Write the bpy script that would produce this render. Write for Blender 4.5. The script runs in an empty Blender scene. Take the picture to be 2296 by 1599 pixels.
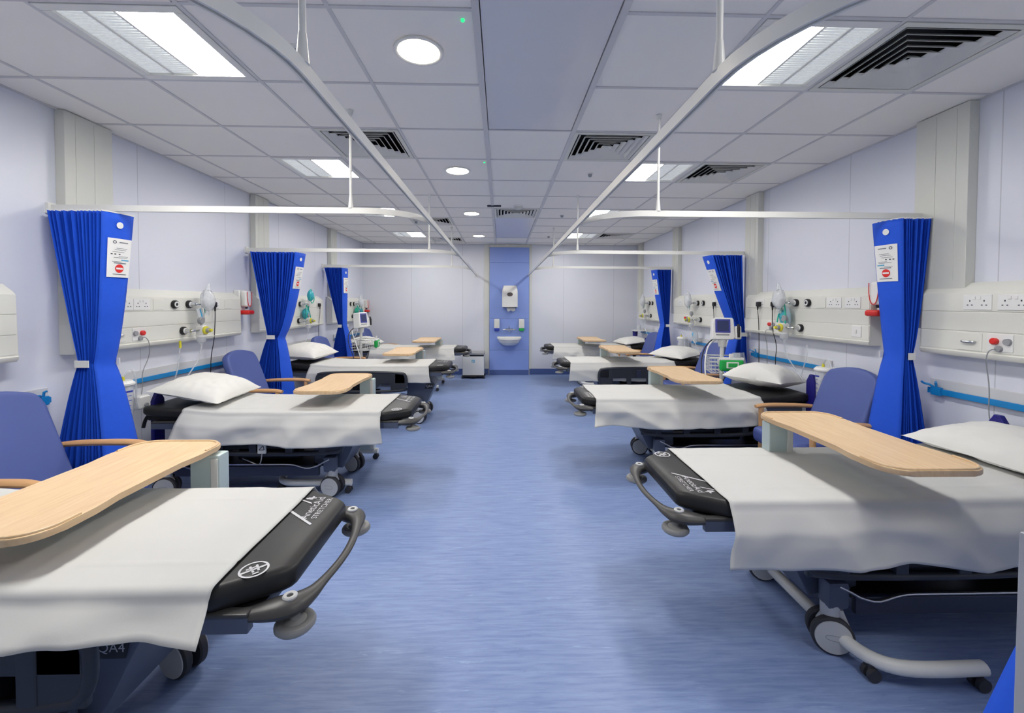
import bpy, bmesh, math, random
from mathutils import Vector, Matrix, noise

PI = math.pi
SC = bpy.context.scene
COL = SC.collection
RND = random.Random(7)

# ---------------------------------------------------------------- camera, world, exposure
IMG_W, IMG_H = 2296.0, 1599.0
F_PX = 948.2
PITCH, YAW, ROLL = -0.02376, 0.02648, 0.00394
CAM_Z = 1.45
cw = Vector((math.sin(YAW) * math.cos(PITCH), math.cos(YAW) * math.cos(PITCH), math.sin(PITCH)))
cr = Vector((math.cos(YAW), -math.sin(YAW), 0.0))
cu = cr.cross(cw)
c_, s_ = math.cos(ROLL), math.sin(ROLL)
cr, cu = c_ * cr + s_ * cu, -s_ * cr + c_ * cu
cam_data = bpy.data.cameras.new('camera')
cam_data.sensor_fit = 'HORIZONTAL'
cam_data.sensor_width = 36.0
cam_data.lens = F_PX * 36.0 / IMG_W
cam_data.shift_y = -95.9 / IMG_W
cam_data.clip_start = 0.02
cam = bpy.data.objects.new('camera', cam_data)
COL.objects.link(cam)
cam.matrix_world = Matrix(((cr.x, cu.x, -cw.x, 0), (cr.y, cu.y, -cw.y, 0), (cr.z, cu.z, -cw.z, CAM_Z), (0, 0, 0, 1)))
SC.camera = cam
world = bpy.data.worlds.new('world')
world.use_nodes = True
world.node_tree.nodes['Background'].inputs[0].default_value = (0.93, 0.96, 1.0, 1)
world.node_tree.nodes['Background'].inputs[1].default_value = 0.25
SC.world = world
SC.view_settings.view_transform = 'Standard'
SC.view_settings.look = 'None'
SC.view_settings.gamma = 1.0
SC.view_settings.use_curve_mapping = False
SC.view_settings.exposure = 0.62
LAMP_STRENGTH = 30.0
DOWNLIGHT_STRENGTH = 30.0

# ---------------------------------------------------------------- room numbers (metres)
XL, XR = -2.79, 2.80
YB, YN = 8.63, -2.0
ZC = 2.652
GX = [-2.508, -1.908, -1.308, -0.708, -0.108, 0.504, 1.104, 1.704, 2.304]
GY0 = 1.765

# ---------------------------------------------------------------- materials
def lin(c):
    return tuple(((v / 255.0) / 12.92 if v / 255.0 <= 0.04045 else ((v / 255.0 + 0.055) / 1.055) ** 2.4) for v in c)

def mat(name, rgb, rough=0.5, metal=0.0, var=0.04, scale=6.0, bump=0.0, bscale=200.0, emit=0.0, alpha=1.0, stretch=None, spec=0.5, coat=0.0):
    m = bpy.data.materials.new(name)
    m.use_nodes = True
    nt = m.node_tree
    b = nt.nodes['Principled BSDF']
    base = lin(rgb)
    b.inputs['Roughness'].default_value = rough
    b.inputs['Metallic'].default_value = metal
    b.inputs['Specular IOR Level'].default_value = spec
    b.inputs['Coat Weight'].default_value = coat
    tc = nt.nodes.new('ShaderNodeTexCoord')
    mp = nt.nodes.new('ShaderNodeMapping')
    if stretch:
        mp.inputs['Scale'].default_value = stretch
    nt.links.new(tc.outputs['Object'], mp.inputs['Vector'])
    n = nt.nodes.new('ShaderNodeTexNoise')
    n.inputs['Scale'].default_value = scale
    n.inputs['Detail'].default_value = 4.0
    nt.links.new(mp.outputs['Vector'], n.inputs['Vector'])
    mix = nt.nodes.new('ShaderNodeMix')
    mix.data_type = 'RGBA'
    mix.inputs['A'].default_value = tuple(v * (1 - var) for v in base) + (1,)
    mix.inputs['B'].default_value = tuple(min(1, v * (1 + var)) for v in base) + (1,)
    nt.links.new(n.outputs['Fac'], mix.inputs['Factor'])
    nt.links.new(mix.outputs['Result'], b.inputs['Base Color'])
    if bump > 0:
        n2 = nt.nodes.new('ShaderNodeTexNoise')
        n2.inputs['Scale'].default_value = bscale
        nt.links.new(mp.outputs['Vector'], n2.inputs['Vector'])
        bp = nt.nodes.new('ShaderNodeBump')
        bp.inputs['Strength'].default_value = bump
        bp.inputs['Distance'].default_value = 0.002
        nt.links.new(n2.outputs['Fac'], bp.inputs['Height'])
        nt.links.new(bp.outputs['Normal'], b.inputs['Normal'])
    if emit > 0:
        b.inputs['Emission Color'].default_value = base + (1,)
        b.inputs['Emission Strength'].default_value = emit
    if alpha < 1:
        b.inputs['Alpha'].default_value = alpha
    return m

def floor_mat():
    m = bpy.data.materials.new('vinyl_floor')
    m.use_nodes = True
    nt = m.node_tree
    b = nt.nodes['Principled BSDF']
    tc = nt.nodes.new('ShaderNodeTexCoord')
    def nz(sc, scale, detail=6.0, dist=0.0):
        mp = nt.nodes.new('ShaderNodeMapping')
        mp.inputs['Scale'].default_value = sc
        nt.links.new(tc.outputs['Object'], mp.inputs['Vector'])
        n = nt.nodes.new('ShaderNodeTexNoise')
        n.inputs['Scale'].default_value = scale
        n.inputs['Detail'].default_value = detail
        n.inputs['Roughness'].default_value = 0.65
        n.inputs['Distortion'].default_value = dist
        nt.links.new(mp.outputs['Vector'], n.inputs['Vector'])
        return n
    def ramp(n, p0, c0, p1, c1):
        r = nt.nodes.new('ShaderNodeValToRGB')
        r.color_ramp.elements[0].position = p0
        r.color_ramp.elements[0].color = c0
        r.color_ramp.elements[1].position = p1
        r.color_ramp.elements[1].color = c1
        nt.links.new(n.outputs['Fac'], r.inputs['Fac'])
        return r
    streak = ramp(nz((1.0, 12.0, 1.0), 5.0, 9.0, 0.5), 0.28, lin((112, 134, 185)) + (1,), 0.72, lin((146, 166, 208)) + (1,))
    vein = ramp(nz((1.0, 7.0, 1.0), 6.0, 9.0, 2.2), 0.30, (0.45, 0.5, 0.6, 1), 0.40, (1, 1, 1, 1))
    light = ramp(nz((1.0, 9.0, 1.0), 5.0, 8.0, 1.6), 0.62, (0, 0, 0, 1), 0.78, (1, 1, 1, 1))
    mul = nt.nodes.new('ShaderNodeMix')
    mul.data_type = 'RGBA'
    mul.blend_type = 'MULTIPLY'
    mul.inputs['Factor'].default_value = 0.28
    nt.links.new(streak.outputs['Color'], mul.inputs['A'])
    nt.links.new(vein.outputs['Color'], mul.inputs['B'])
    mx = nt.nodes.new('ShaderNodeMix')
    mx.data_type = 'RGBA'
    nt.links.new(light.outputs['Color'], mx.inputs['Factor'])
    nt.links.new(mul.outputs['Result'], mx.inputs['A'])
    mx.inputs['B'].default_value = lin((170, 190, 224)) + (1,)
    nt.links.new(mx.outputs['Result'], b.inputs['Base Color'])
    b.inputs['Roughness'].default_value = 0.42
    b.inputs['Specular IOR Level'].default_value = 0.45
    return m

def wood_mat():
    m = bpy.data.materials.new('beech_laminate')
    m.use_nodes = True
    nt = m.node_tree
    b = nt.nodes['Principled BSDF']
    tc = nt.nodes.new('ShaderNodeTexCoord')
    mp = nt.nodes.new('ShaderNodeMapping')
    mp.inputs['Scale'].default_value = (14.0, 1.2, 6.0)
    nt.links.new(tc.outputs['Object'], mp.inputs['Vector'])
    n = nt.nodes.new('ShaderNodeTexNoise')
    n.inputs['Scale'].default_value = 5.0
    n.inputs['Detail'].default_value = 6.0
    n.inputs['Distortion'].default_value = 0.5
    nt.links.new(mp.outputs['Vector'], n.inputs['Vector'])
    r = nt.nodes.new('ShaderNodeValToRGB')
    r.color_ramp.elements[0].position = 0.3
    r.color_ramp.elements[0].color = lin((213, 180, 139)) + (1,)
    r.color_ramp.elements[1].position = 0.7
    r.color_ramp.elements[1].color = lin((225, 197, 158)) + (1,)
    nt.links.new(n.outputs['Fac'], r.inputs['Fac'])
    nt.links.new(r.outputs['Color'], b.inputs['Base Color'])
    b.inputs['Roughness'].default_value = 0.42
    return m

def wall_mat(name, rgb, axis):
    # painted panel wall with faint vertical joints every metre
    m = mat(name, rgb, rough=0.38, var=0.015, scale=2.0)
    nt = m.node_tree
    b = nt.nodes['Principled BSDF']
    tc = nt.nodes.new('ShaderNodeTexCoord')
    sx = nt.nodes.new('ShaderNodeSeparateXYZ')
    nt.links.new(tc.outputs['Object'], sx.inputs['Vector'])
    ad = nt.nodes.new('ShaderNodeMath')
    ad.operation = 'ADD'
    ad.inputs[1].default_value = 20.35
    nt.links.new(sx.outputs[axis], ad.inputs[0])
    md = nt.nodes.new('ShaderNodeMath')
    md.operation = 'MODULO'
    md.inputs[1].default_value = 1.03
    nt.links.new(ad.outputs[0], md.inputs[0])
    ls = nt.nodes.new('ShaderNodeMath')
    ls.operation = 'LESS_THAN'
    ls.inputs[1].default_value = 0.006
    nt.links.new(md.outputs[0], ls.inputs[0])
    mx = nt.nodes.new('ShaderNodeMix')
    mx.data_type = 'RGBA'
    old = b.inputs['Base Color'].links[0].from_socket
    nt.links.new(old, mx.inputs['A'])
    mx.inputs['B'].default_value = tuple(v * 0.72 for v in lin(rgb)) + (1,)
    nt.links.new(ls.outputs[0], mx.inputs['Factor'])
    nt.links.new(mx.outputs['Result'], b.inputs['Base Color'])
    return m

M = {}
M['floor'] = floor_mat()
M['wood'] = wood_mat()
M['wall'] = wall_mat('painted_wall', (220, 223, 234), 'Y')
M['wall_back'] = wall_mat('painted_back_wall', (220, 223, 233), 'X')
M['tile'] = mat('ceiling_tile', (240, 238, 234), 0.9, var=0.02, scale=3, bump=0.15, bscale=300)
M['grid'] = mat('ceiling_grid_metal', (206, 206, 208), 0.6)
M['dark_void'] = mat('dark_void', (22, 23, 27), 0.9)
M['gloss_panel'] = mat('glossy_ceiling_panel', (216, 216, 220), 0.3, var=0.01, spec=0.6, coat=0.25)
M['cream'] = mat('cream_trim', (212, 213, 206), 0.45, var=0.015)
M['trunk'] = mat('off_white_plastic', (226, 226, 218), 0.4, var=0.015)
M['skirting'] = mat('blue_skirting_vinyl', (74, 96, 152), 0.45)
M['blue_panel'] = mat('blue_hygienic_panel', (138, 162, 228), 0.35, var=0.03)
M['white_metal'] = mat('white_powder_coat', (226, 226, 222), 0.35, var=0.01)
M['white_plastic'] = mat('white_plastic', (232, 232, 230), 0.3, var=0.01)
M['ceramic'] = mat('white_ceramic', (236, 236, 232), 0.12, var=0.01, coat=0.5)
M['chrome'] = mat('chrome', (200, 202, 206), 0.18, metal=1.0)
M['steel'] = mat('brushed_steel', (190, 192, 196), 0.28, metal=1.0, var=0.08, stretch=(1, 30, 30))
M['lamp'] = mat('lit_diffuser', (255, 252, 246), 0.5, emit=LAMP_STRENGTH, var=0.0)
M['warm_lamp'] = mat('warm_lit_diffuser', (255, 240, 214), 0.5, emit=DOWNLIGHT_STRENGTH, var=0.0)
M['prism'] = mat('prismatic_acrylic', (206, 210, 210), 0.2, emit=0.3, var=0.25, scale=60, stretch=(1, 3, 1))  # faint emission put in to brighten the strips beside the lit half
M['led'] = mat('green_led', (30, 200, 110), 0.4, emit=1.3)
M['curtain'] = mat('royal_blue_nonwoven', (18, 84, 214), 0.75, var=0.06, scale=40, bump=0.2, bscale=900)
M['sheet'] = mat('white_linen', (204, 204, 202), 0.85, var=0.015, scale=8, bump=0.25, bscale=1400)
M['pillow'] = mat('white_cotton', (226, 225, 221), 0.85, var=0.015, scale=8, bump=0.25, bscale=1200)
M['mattress'] = mat('charcoal_vinyl', (38, 38, 39), 0.42, spec=0.35, var=0.05, scale=12, bump=0.05, bscale=500)
M['rubber'] = mat('dark_grey_rubber', (66, 65, 65), 0.4, var=0.05)
M['buffer'] = mat('mid_grey_buffer', (140, 140, 139), 0.42, var=0.06)
M['slate'] = mat('slate_painted_steel', (80, 88, 108), 0.35, var=0.04)
M['slate_dark'] = mat('dark_slate_moulding', (46, 52, 72), 0.4, var=0.06)
M['black'] = mat('black_plastic', (22, 22, 26), 0.4, var=0.08)
M['siderail'] = mat('charcoal_siderail_plastic', (46, 49, 58), 0.4, var=0.05)
M['wheel'] = mat('pale_grey_wheel_cover', (196, 197, 198), 0.4, var=0.03)
M['tyre'] = mat('dark_tyre', (52, 52, 58), 0.6)
M['navy'] = mat('navy_plastic', (30, 26, 120), 0.4, var=0.05)
M['decal'] = mat('silver_print', (206, 206, 210), 0.5, var=0.02)
M['chair'] = mat('denim_blue_vinyl', (76, 92, 156), 0.5, var=0.03, bump=0.08, bscale=600)
M['beech'] = mat('beech_timber', (206, 160, 112), 0.42, var=0.12, scale=6, stretch=(1, 12, 12))
M['table_metal'] = mat('pale_green_grey_metal', (196, 212, 212), 0.4, var=0.015)
M['rail_blue'] = mat('cyan_blue_rail', (22, 132, 200), 0.35)
M['rail_back'] = mat('pale_grey_rail_back', (206, 207, 210), 0.45)
M['red'] = mat('red_plastic', (222, 44, 40), 0.35)
M['yellow'] = mat('yellow_plastic', (214, 206, 54), 0.4)
M['green'] = mat('green_film', (22, 170, 74), 0.35)
M['teal'] = mat('teal_plastic', (40, 172, 190), 0.35, alpha=0.85)
M['teal_green'] = mat('green_tubing', (40, 176, 150), 0.35)
M['cyan'] = mat('cyan_plastic', (60, 170, 216), 0.4)
M['clear'] = mat('clear_plastic', (226, 230, 236), 0.15, alpha=0.38, var=0.1, scale=30)
M['clear2'] = mat('clear_crumpled_film', (226, 230, 236), 0.12, alpha=0.6, var=0.2, scale=40, bump=0.6, bscale=60)
M['grey'] = mat('mid_grey_plastic', (150, 152, 156), 0.45)
M['bin'] = mat('pale_grey_bin_steel', (222, 223, 223), 0.4, var=0.02)
M['screen'] = mat('dark_blue_screen', (52, 62, 104), 0.15)
M['purple'] = mat('violet_blue_bezel', (66, 70, 156), 0.35)
M['paper'] = mat('white_paper', (232, 232, 230), 0.8, var=0.01)
M['ink'] = mat('grey_ink', (120, 124, 132), 0.8)
M['ink_dark'] = mat('dark_ink', (36, 44, 60), 0.7)
M['ink_cyan'] = mat('cyan_ink', (90, 170, 206), 0.7)
M['gauge'] = mat('smoked_oval', (92, 84, 84), 0.25)
M['soap_blue'] = mat('royal_blue_plastic', (40, 60, 168), 0.35)
M['door_grey'] = mat('pale_grey_laminate', (176, 178, 184), 0.5, var=0.01)

# ---------------------------------------------------------------- mesh helpers
class MB:
    def __init__(self):
        self.bm = bmesh.new()
        self.wn = False

    def add(self, t, mx=None):
        if mx is not None:
            bmesh.ops.transform(t, matrix=mx, verts=t.verts)
        bmesh.ops.recalc_face_normals(t, faces=t.faces)
        me = bpy.data.meshes.new('tmp')
        t.to_mesh(me)
        t.free()
        self.bm.from_mesh(me)
        bpy.data.meshes.remove(me)
        return self

    def box(self, lo, hi, bev=0.0, seg=2, mx=None):
        t = bmesh.new()
        bmesh.ops.create_cube(t, size=1.0)
        c = [(a + b) / 2 for a, b in zip(lo, hi)]
        s = [abs(b - a) for a, b in zip(lo, hi)]
        for v in t.verts:
            v.co = Vector((c[0] + v.co.x * s[0], c[1] + v.co.y * s[1], c[2] + v.co.z * s[2]))
        if bev > 0:
            self.wn = True
            bev = min(bev, min(s) * 0.49)
            bmesh.ops.bevel(t, geom=list(t.edges), offset=bev, segments=seg, profile=0.5, affect='EDGES')
        return self.add(t, mx)

    def prism(self, pts, z0, z1, bev=0.0, seg=2, mx=None):
        t = bmesh.new()
        lo = [t.verts.new((p[0], p[1], z0)) for p in pts]
        hi = [t.verts.new((p[0], p[1], z1)) for p in pts]
        n = len(pts)
        t.faces.new(lo[::-1])
        t.faces.new(hi)
        for i in range(n):
            t.faces.new((lo[i], lo[(i + 1) % n], hi[(i + 1) % n], hi[i]))
        if bev > 0:
            self.wn = True
            es = [e for e in t.edges if abs(e.verts[0].co.z - e.verts[1].co.z) < 1e-6]
            bmesh.ops.bevel(t, geom=es, offset=bev, segments=seg, profile=0.5, affect='EDGES')
        return self.add(t, mx)

    def cyl(self, p0, p1, r0, r1=None, seg=20):
        p0, p1 = Vector(p0), Vector(p1)
        r1 = r0 if r1 is None else r1
        d = p1 - p0
        t = bmesh.new()
        bmesh.ops.create_cone(t, cap_ends=True, segments=seg, radius1=r0, radius2=r1, depth=d.length)
        q = d.to_track_quat('Z', 'Y').to_matrix().to_4x4()
        return self.add(t, Matrix.Translation((p0 + p1) / 2) @ q)

    def lathe(self, prof, seg=24, mx=None):
        t = bmesh.new()
        rings = []
        for r, z in prof:
            if r < 1e-5:
                rings.append([t.verts.new((0, 0, z))])
            else:
                rings.append([t.verts.new((r * math.cos(2 * PI * i / seg), r * math.sin(2 * PI * i / seg), z)) for i in range(seg)])
        for a, b in zip(rings, rings[1:]):
            for i in range(seg):
                j = (i + 1) % seg
                if len(a) == 1 and len(b) == 1:
                    continue
                if len(a) == 1:
                    t.faces.new((a[0], b[j], b[i]))
                elif len(b) == 1:
                    t.faces.new((a[i], a[j], b[0]))
                else:
                    t.faces.new((a[i], a[j], b[j], b[i]))
        for ring in (rings[0], rings[-1]):
            if len(ring) > 1:
                t.faces.new(ring)
        return self.add(t, mx)

    def ell(self, c, r, seg=20, mx=None):
        t = bmesh.new()
        bmesh.ops.create_uvsphere(t, u_segments=seg, v_segments=max(8, seg // 2), radius=1.0)
        for v in t.verts:
            v.co = Vector((c[0] + v.co.x * r[0], c[1] + v.co.y * r[1], c[2] + v.co.z * r[2]))
        return self.add(t, mx)

    def grid(self, fn, nu, nv, closed_u=False, cap=False, mx=None):
        t = bmesh.new()
        rows = []
        for j in range(nv + 1):
            rows.append([t.verts.new(fn(i / nu, j / nv)) for i in range(nu if closed_u else nu + 1)])
        for a, b in zip(rows, rows[1:]):
            n = len(a)
            for i in range(n if closed_u else n - 1):
                k = (i + 1) % n
                t.faces.new((a[i], a[k], b[k], b[i]))
        if cap:
            t.faces.new(rows[0][::-1])
            t.faces.new(rows[-1])
        return self.add(t, mx)

    def tube(self, pts, r, seg=10, closed=False, squash=1.0, smooth=0):
        P = [Vector(p) for p in pts]
        R = list(r) if isinstance(r, (list, tuple)) else [r] * len(P)
        for _ in range(smooth):
            Q, S = [], []
            n = len(P)
            for i in range(n if closed else n - 1):
                a, b = P[i], P[(i + 1) % n]
                ra, rb = R[i], R[(i + 1) % n]
                Q += [a * 0.75 + b * 0.25, a * 0.25 + b * 0.75]
                S += [ra * 0.75 + rb * 0.25, ra * 0.25 + rb * 0.75]
            if not closed:
                Q = [P[0]] + Q + [P[-1]]
                S = [R[0]] + S + [R[-1]]
            P, R = Q, S
        t = bmesh.new()
        rings = []
        n = len(P)
        up = Vector((0, 0, 1))
        prev = None
        for i in range(n):
            if closed:
                d = P[(i + 1) % n] - P[i - 1]
            else:
                d = P[min(i + 1, n - 1)] - P[max(i - 1, 0)]
            d.normalize()
            if prev is None:
                a = up if abs(d.z) < 0.9 else Vector((1, 0, 0))
                s = d.cross(a).normalized()
            else:
                s = (prev - d * prev.dot(d))
                s = s.normalized() if s.length > 1e-6 else d.orthogonal().normalized()
            prev = s
            b = s.cross(d).normalized()
            rings.append([t.verts.new(P[i] + s * (R[i] * math.cos(2 * PI * k / seg)) + b * (R[i] * squash * math.sin(2 * PI * k / seg))) for k in range(seg)])
        m = n if closed else n - 1
        for i in range(m):
            a, b = rings[i], rings[(i + 1) % n]
            for k in range(seg):
                l = (k + 1) % seg
                t.faces.new((a[k], a[l], b[l], b[k]))
        if not closed:
            t.faces.new(rings[0][::-1])
            t.faces.new(rings[-1])
        return self.add(t)

    def text(self, body, size, mx, depth=0.0):
        cu_ = bpy.data.curves.new('lettering', 'FONT')
        cu_.body = body
        cu_.size = size
        cu_.align_x = 'CENTER'
        cu_.align_y = 'CENTER'
        cu_.extrude = depth
        ob = bpy.data.objects.new('lettering', cu_)
        me = bpy.data.meshes.new_from_object(ob)
        bpy.data.objects.remove(ob)
        bpy.data.curves.remove(cu_)
        t = bmesh.new()
        t.from_mesh(me)
        bpy.data.meshes.remove(me)
        bmesh.ops.transform(t, matrix=mx, verts=t.verts)
        m2 = bpy.data.meshes.new('tmp')
        t.to_mesh(m2)
        t.free()
        self.bm.from_mesh(m2)
        bpy.data.meshes.remove(m2)
        return self

    def mesh(self, name, m, angle=38):
        for f in self.bm.faces:
            f.smooth = True
        for e in self.bm.edges:
            if len(e.link_faces) == 2 and e.calc_face_angle(0.0) > math.radians(angle):
                e.smooth = False
        me = bpy.data.meshes.new(name)
        self.bm.to_mesh(me)
        self.bm.free()
        me.materials.append(m)
        return me


def part(name, mb, m, parent=None, loc=(0, 0, 0), rz=0.0, label=None, angle=38):
    wn = mb.wn
    o = bpy.data.objects.new(name, mb.mesh(name, M[m], angle))
    COL.objects.link(o)
    if wn:
        w = o.modifiers.new('even_shading', 'WEIGHTED_NORMAL')
        w.keep_sharp = True
    o.location = loc
    o.rotation_euler = (0, 0, rz)
    if parent is not None:
        o.parent = parent
    if label:
        o['label'] = label
    return o

def tag(o, label, cat, group=None):
    o['label'] = label
    o['category'] = cat
    if group:
        o['group'] = group
    return o

def thing(name, loc, rz, label, cat, group=None):
    o = bpy.data.objects.new(name, None)
    o.empty_display_size = 0.1
    COL.objects.link(o)
    o.location = loc
    o.rotation_euler = (0, 0, rz)
    return tag(o, label, cat, group)

def solo(name, mb, m, loc, rz, label, cat, group=None, angle=38):
    return tag(part(name, mb, m, None, loc, rz, None, angle), label, cat, group)

def struct(name, mb, m, angle=38):
    o = part(name, mb, m, None, (0, 0, 0), 0, None, angle)
    o['kind'] = 'structure'
    return o

def dup(root, loc, rz, label, group=None, skip=()):
    r = root.copy()
    COL.objects.link(r)
    r.location = loc
    r.rotation_euler = (0, 0, rz)
    r['label'] = label
    if group:
        r['group'] = group
    for ch in list(root.children):
        if ch.name.split('.')[0] in skip:
            continue
        c = ch.copy()
        COL.objects.link(c)
        c.parent = r
        for g in list(ch.children):
            d = g.copy()
            COL.objects.link(d)
            d.parent = c
    return r

def T(*v):
    return Matrix.Translation(v)

def RX(a): return Matrix.Rotation(a, 4, 'X')
def RY(a): return Matrix.Rotation(a, 4, 'Y')
def RZ(a): return Matrix.Rotation(a, 4, 'Z')

def at_wall(side, y, z, d=0.0):
    return ((XL + d, y, z), 0.0) if side == 'L' else ((XR - d, y, z), PI)

SIDE = {'L': 'left', 'R': 'right'}
BAY = ['front', 'second', 'third', 'farthest']
def where(side, i):
    return '%s bay on the %s' % (BAY[i], SIDE[side])

# ================================================================ THE SETTING
struct('floor', MB().box((XL - 0.1, YN - 0.1, -0.1), (XR + 0.1, YB + 0.1, 0.0)), 'floor')
struct('wall_left', MB().box((XL - 0.1, YN, 0), (XL, YB, 2.9)), 'wall')
struct('wall_right', MB().box((XR, YN, 0), (XR + 0.1, YB, 2.9)), 'wall')
struct('wall_back', MB().box((XL - 0.1, YB, 0), (XR + 0.1, YB + 0.1, 2.9)), 'wall_back')
SPX0, SPX1 = -0.228, 0.572
struct('baseboard_left', MB().box((XL, YN, 0.0), (XL + 0.012, YB, 0.1), 0.004), 'skirting')
struct('baseboard_right', MB().box((XR - 0.012, YN, 0.0), (XR, YB, 0.1), 0.004), 'skirting')
struct('baseboard_back', MB().box((XL, YB - 0.012, 0.0), (SPX0 - 0.02, YB, 0.12), 0.004).box((SPX1 + 0.02, YB - 0.012, 0.0), (XR, YB, 0.12), 0.004).box((SPX0, YB - 0.06, 0.0), (SPX1, YB, 0.1), 0.004), 'skirting')

# ceiling: tiles with openings where fittings sit
def cell(ix, iy):
    return GX[ix], GX[ix + 1], GY0 + 0.6 * iy, GY0 + 0.6 * (iy + 1)
LAMPS = [(s, k) for k in (0, 3, 6, 9) for s in ('L', 'R')] + [('R', -3), ('L', -1)]  # right lamp behind the viewer is unseen, added only to light the front bay
LCOL = {'L': 1, 'R': 6}
DIFFS = [(7, 0), (2, 2), (5, 2), (7, 3), (4, 6), (2, 7), (7, 6), (7, 9), (2, 10)]
PANELS = [(4, -2, 2), (4, 7, 10)]
holes = set((LCOL[s], k) for s, k in LAMPS) | set(DIFFS)
for ix, a, b in PANELS:
    for k in range(a, b):
        holes.add((ix, k))
cb = MB()
xs = [XL] + GX + [XR]
k0 = -7
ys = [GY0 + 0.6 * k for k in range(k0, 12)]
ys = [YN] + [y for y in ys if YN < y < YB - 0.05] + [YB]
for a, b in zip(xs, xs[1:]):
    for c, d in zip(ys, ys[1:]):
        ix = GX.index(a) if a in GX and b in GX else -9
        iy = round((c - GY0) / 0.6)
        if ix >= 0 and (ix, iy) in holes and c != YN:
            continue
        cb.box((a, c, ZC + 0.004), (b, d, ZC + 0.02))
cb.box((XL - 0.1, YN - 0.1, 2.9), (XR + 0.1, YB + 0.1, 2.95))
struct('ceiling', cb, 'tile')
gb = MB()
for x in GX:
    if x in (GX[4], GX[5]):
        gb.box((x - 0.016, YN, ZC - 0.003), (x + 0.016, YB, ZC + 0.02))
    else:
        gb.box((x - 0.009, YN, ZC - 0.001), (x + 0.009, YB, ZC + 0.02))
for y in ys[1:-1]:
    for a, b in zip(xs, xs[1:]):
        ix = GX.index(a) if a in GX and b in GX else -9
        iy = round((y - GY0) / 0.6)
        inside = any(ix == p[0] and p[1] < iy < p[2] for p in PANELS)
        if not inside:
            gb.box((a, y - 0.009, ZC - 0.0005), (b, y + 0.009, ZC + 0.02))
gb.box((XL, YN, ZC - 0.002), (XL + 0.02, YB, ZC + 0.02)).box((XR - 0.02, YN, ZC - 0.002), (XR, YB, ZC + 0.02)).box((XL, YB - 0.02, ZC - 0.002), (XR, YB, ZC + 0.02))
struct('trim_ceiling_grid', gb, 'grid')
for n, (ix, a, b) in enumerate(PANELS):
    pb = MB().box((GX[ix] + 0.02, GY0 + 0.6 * a + 0.014, ZC + 0.002), (GX[ix + 1] - 0.02, GY0 + 0.6 * b - 0.014, ZC + 0.03), 0.002)
    tag(part('ceiling_panel', pb, 'gloss_panel'), ['glossy grey-blue ceiling panel above the aisle, running in at the top of the photo', 'glossy ceiling panel next to the back wall, reflecting the blue washbasin panel'][n], 'ceiling panel', 'glossy ceiling panels')

# full-height service posts on both side walls
n = 1
for side, spans in (('L', [(2.74, 3.07), (4.80, 5.08), (6.90, 7.14)]), ('R', [(2.43, 2.75), (4.46, 4.70), (6.50, 6.72), (8.25, 8.42)])):
    for a, b in spans:
        x0, x1 = (XL, XL + 0.06) if side == 'L' else (XR - 0.06, XR)
        t = MB().box((x0, a, 1.3), (x1, b, ZC), 0.004)
        xf = x1 if side == 'L' else x0
        for q in (0.22, 0.6):
            y = a + (b - a) * q
            t.box((xf - 0.002, y - 0.003, 1.6), (xf + 0.002, y + 0.003, ZC - 0.02))
        struct('trim_%d' % n, t, 'cream')
        n += 1
struct('trim_%d' % n, MB().box((SPX0 - 0.11, YB - 0.02, 0.12), (SPX0 - 0.004, YB, ZC - 0.002), 0.003).box((SPX1 + 0.004, YB - 0.02, 0.12), (SPX1 + 0.06, YB, ZC - 0.002), 0.003).box((SPX0 - 0.004, YB - 0.05, 2.59), (SPX1 + 0.004, YB, ZC - 0.002), 0.003), 'cream')

# blue panel behind the washbasin
hb = MB()
for z0, z1 in ((0.10, 0.505), (0.508, 1.150), (1.153, 2.28), (2.283, 2.588)):
    hb.box((SPX0, YB - 0.05, z0), (SPX1, YB - 0.001, z1), 0.002)
solo('wall_panel', hb, 'blue_panel', (0, 0, 0), 0, 'tall blue hygienic wall panel in the middle of the back wall', 'wall panel')

# ================================================================ CEILING FITTINGS
def ceiling_lamp(side, k, label):
    ix = LCOL[side]
    x0, x1, y0, y1 = cell(ix, k)
    cx, cy = (x0 + x1) / 2, (y0 + y1) / 2
    t = thing('ceiling_light', (cx, cy, ZC), 0, label, 'ceiling light', 'recessed square ceiling lights')
    h = 0.288
    fb = MB()
    w = 0.042
    for lo, hi in (((-h, -h), (h, -h + w)), ((-h, h - w), (h, h)), ((-h, -h + w), (-h + w, h - w)), ((h - w, -h + w), (h, h - w))):
        fb.box((lo[0], lo[1], -0.004), (hi[0], hi[1], 0.03), 0.003)
    part('frame', fb, 'white_metal', t)
    part('housing', MB().box((-h, -h, 0.032), (h, h, 0.1)), 'white_metal', t)
    g = h - w
    both = False
    s = 1 if side == 'L' else -1
    part('lit_diffuser', MB().box((min(0.004 * s, g * s) if not both else -g, -g, 0.006), (max(0.004 * s, g * s) if not both else g, g, 0.012)), 'lamp', t, label='bright white lit half')
    if not both:
        a, b = sorted((-0.004 * s, -g * s))
        m_ = (a + b) / 2
        for p, q in ((a, m_ - 0.006), (m_ + 0.006, b)):
            pb = MB()
            nrib = 26
            for i in range(nrib):
                ya = -g + 2 * g * i / nrib
                pb.box((p, ya, 0.006), (q, ya + 2 * g / nrib * 0.8, 0.014), 0.002, 1)
            part('prismatic_panel', pb, 'prism', t, label='ribbed prismatic strip with a faint glow put in')
        part('divider', MB().box((m_ - 0.006, -g, 0.003), (m_ + 0.006, g, 0.014)).box((-0.006, -g, 0.003), (0.006, g, 0.014)), 'white_metal', t)
    return t
kname = {-3: 0, -1: 0, 0: 1, 3: 2, 6: 3, 9: 4}
ORD = ['nearest', 'nearest', 'second', 'third', 'farthest']
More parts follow.
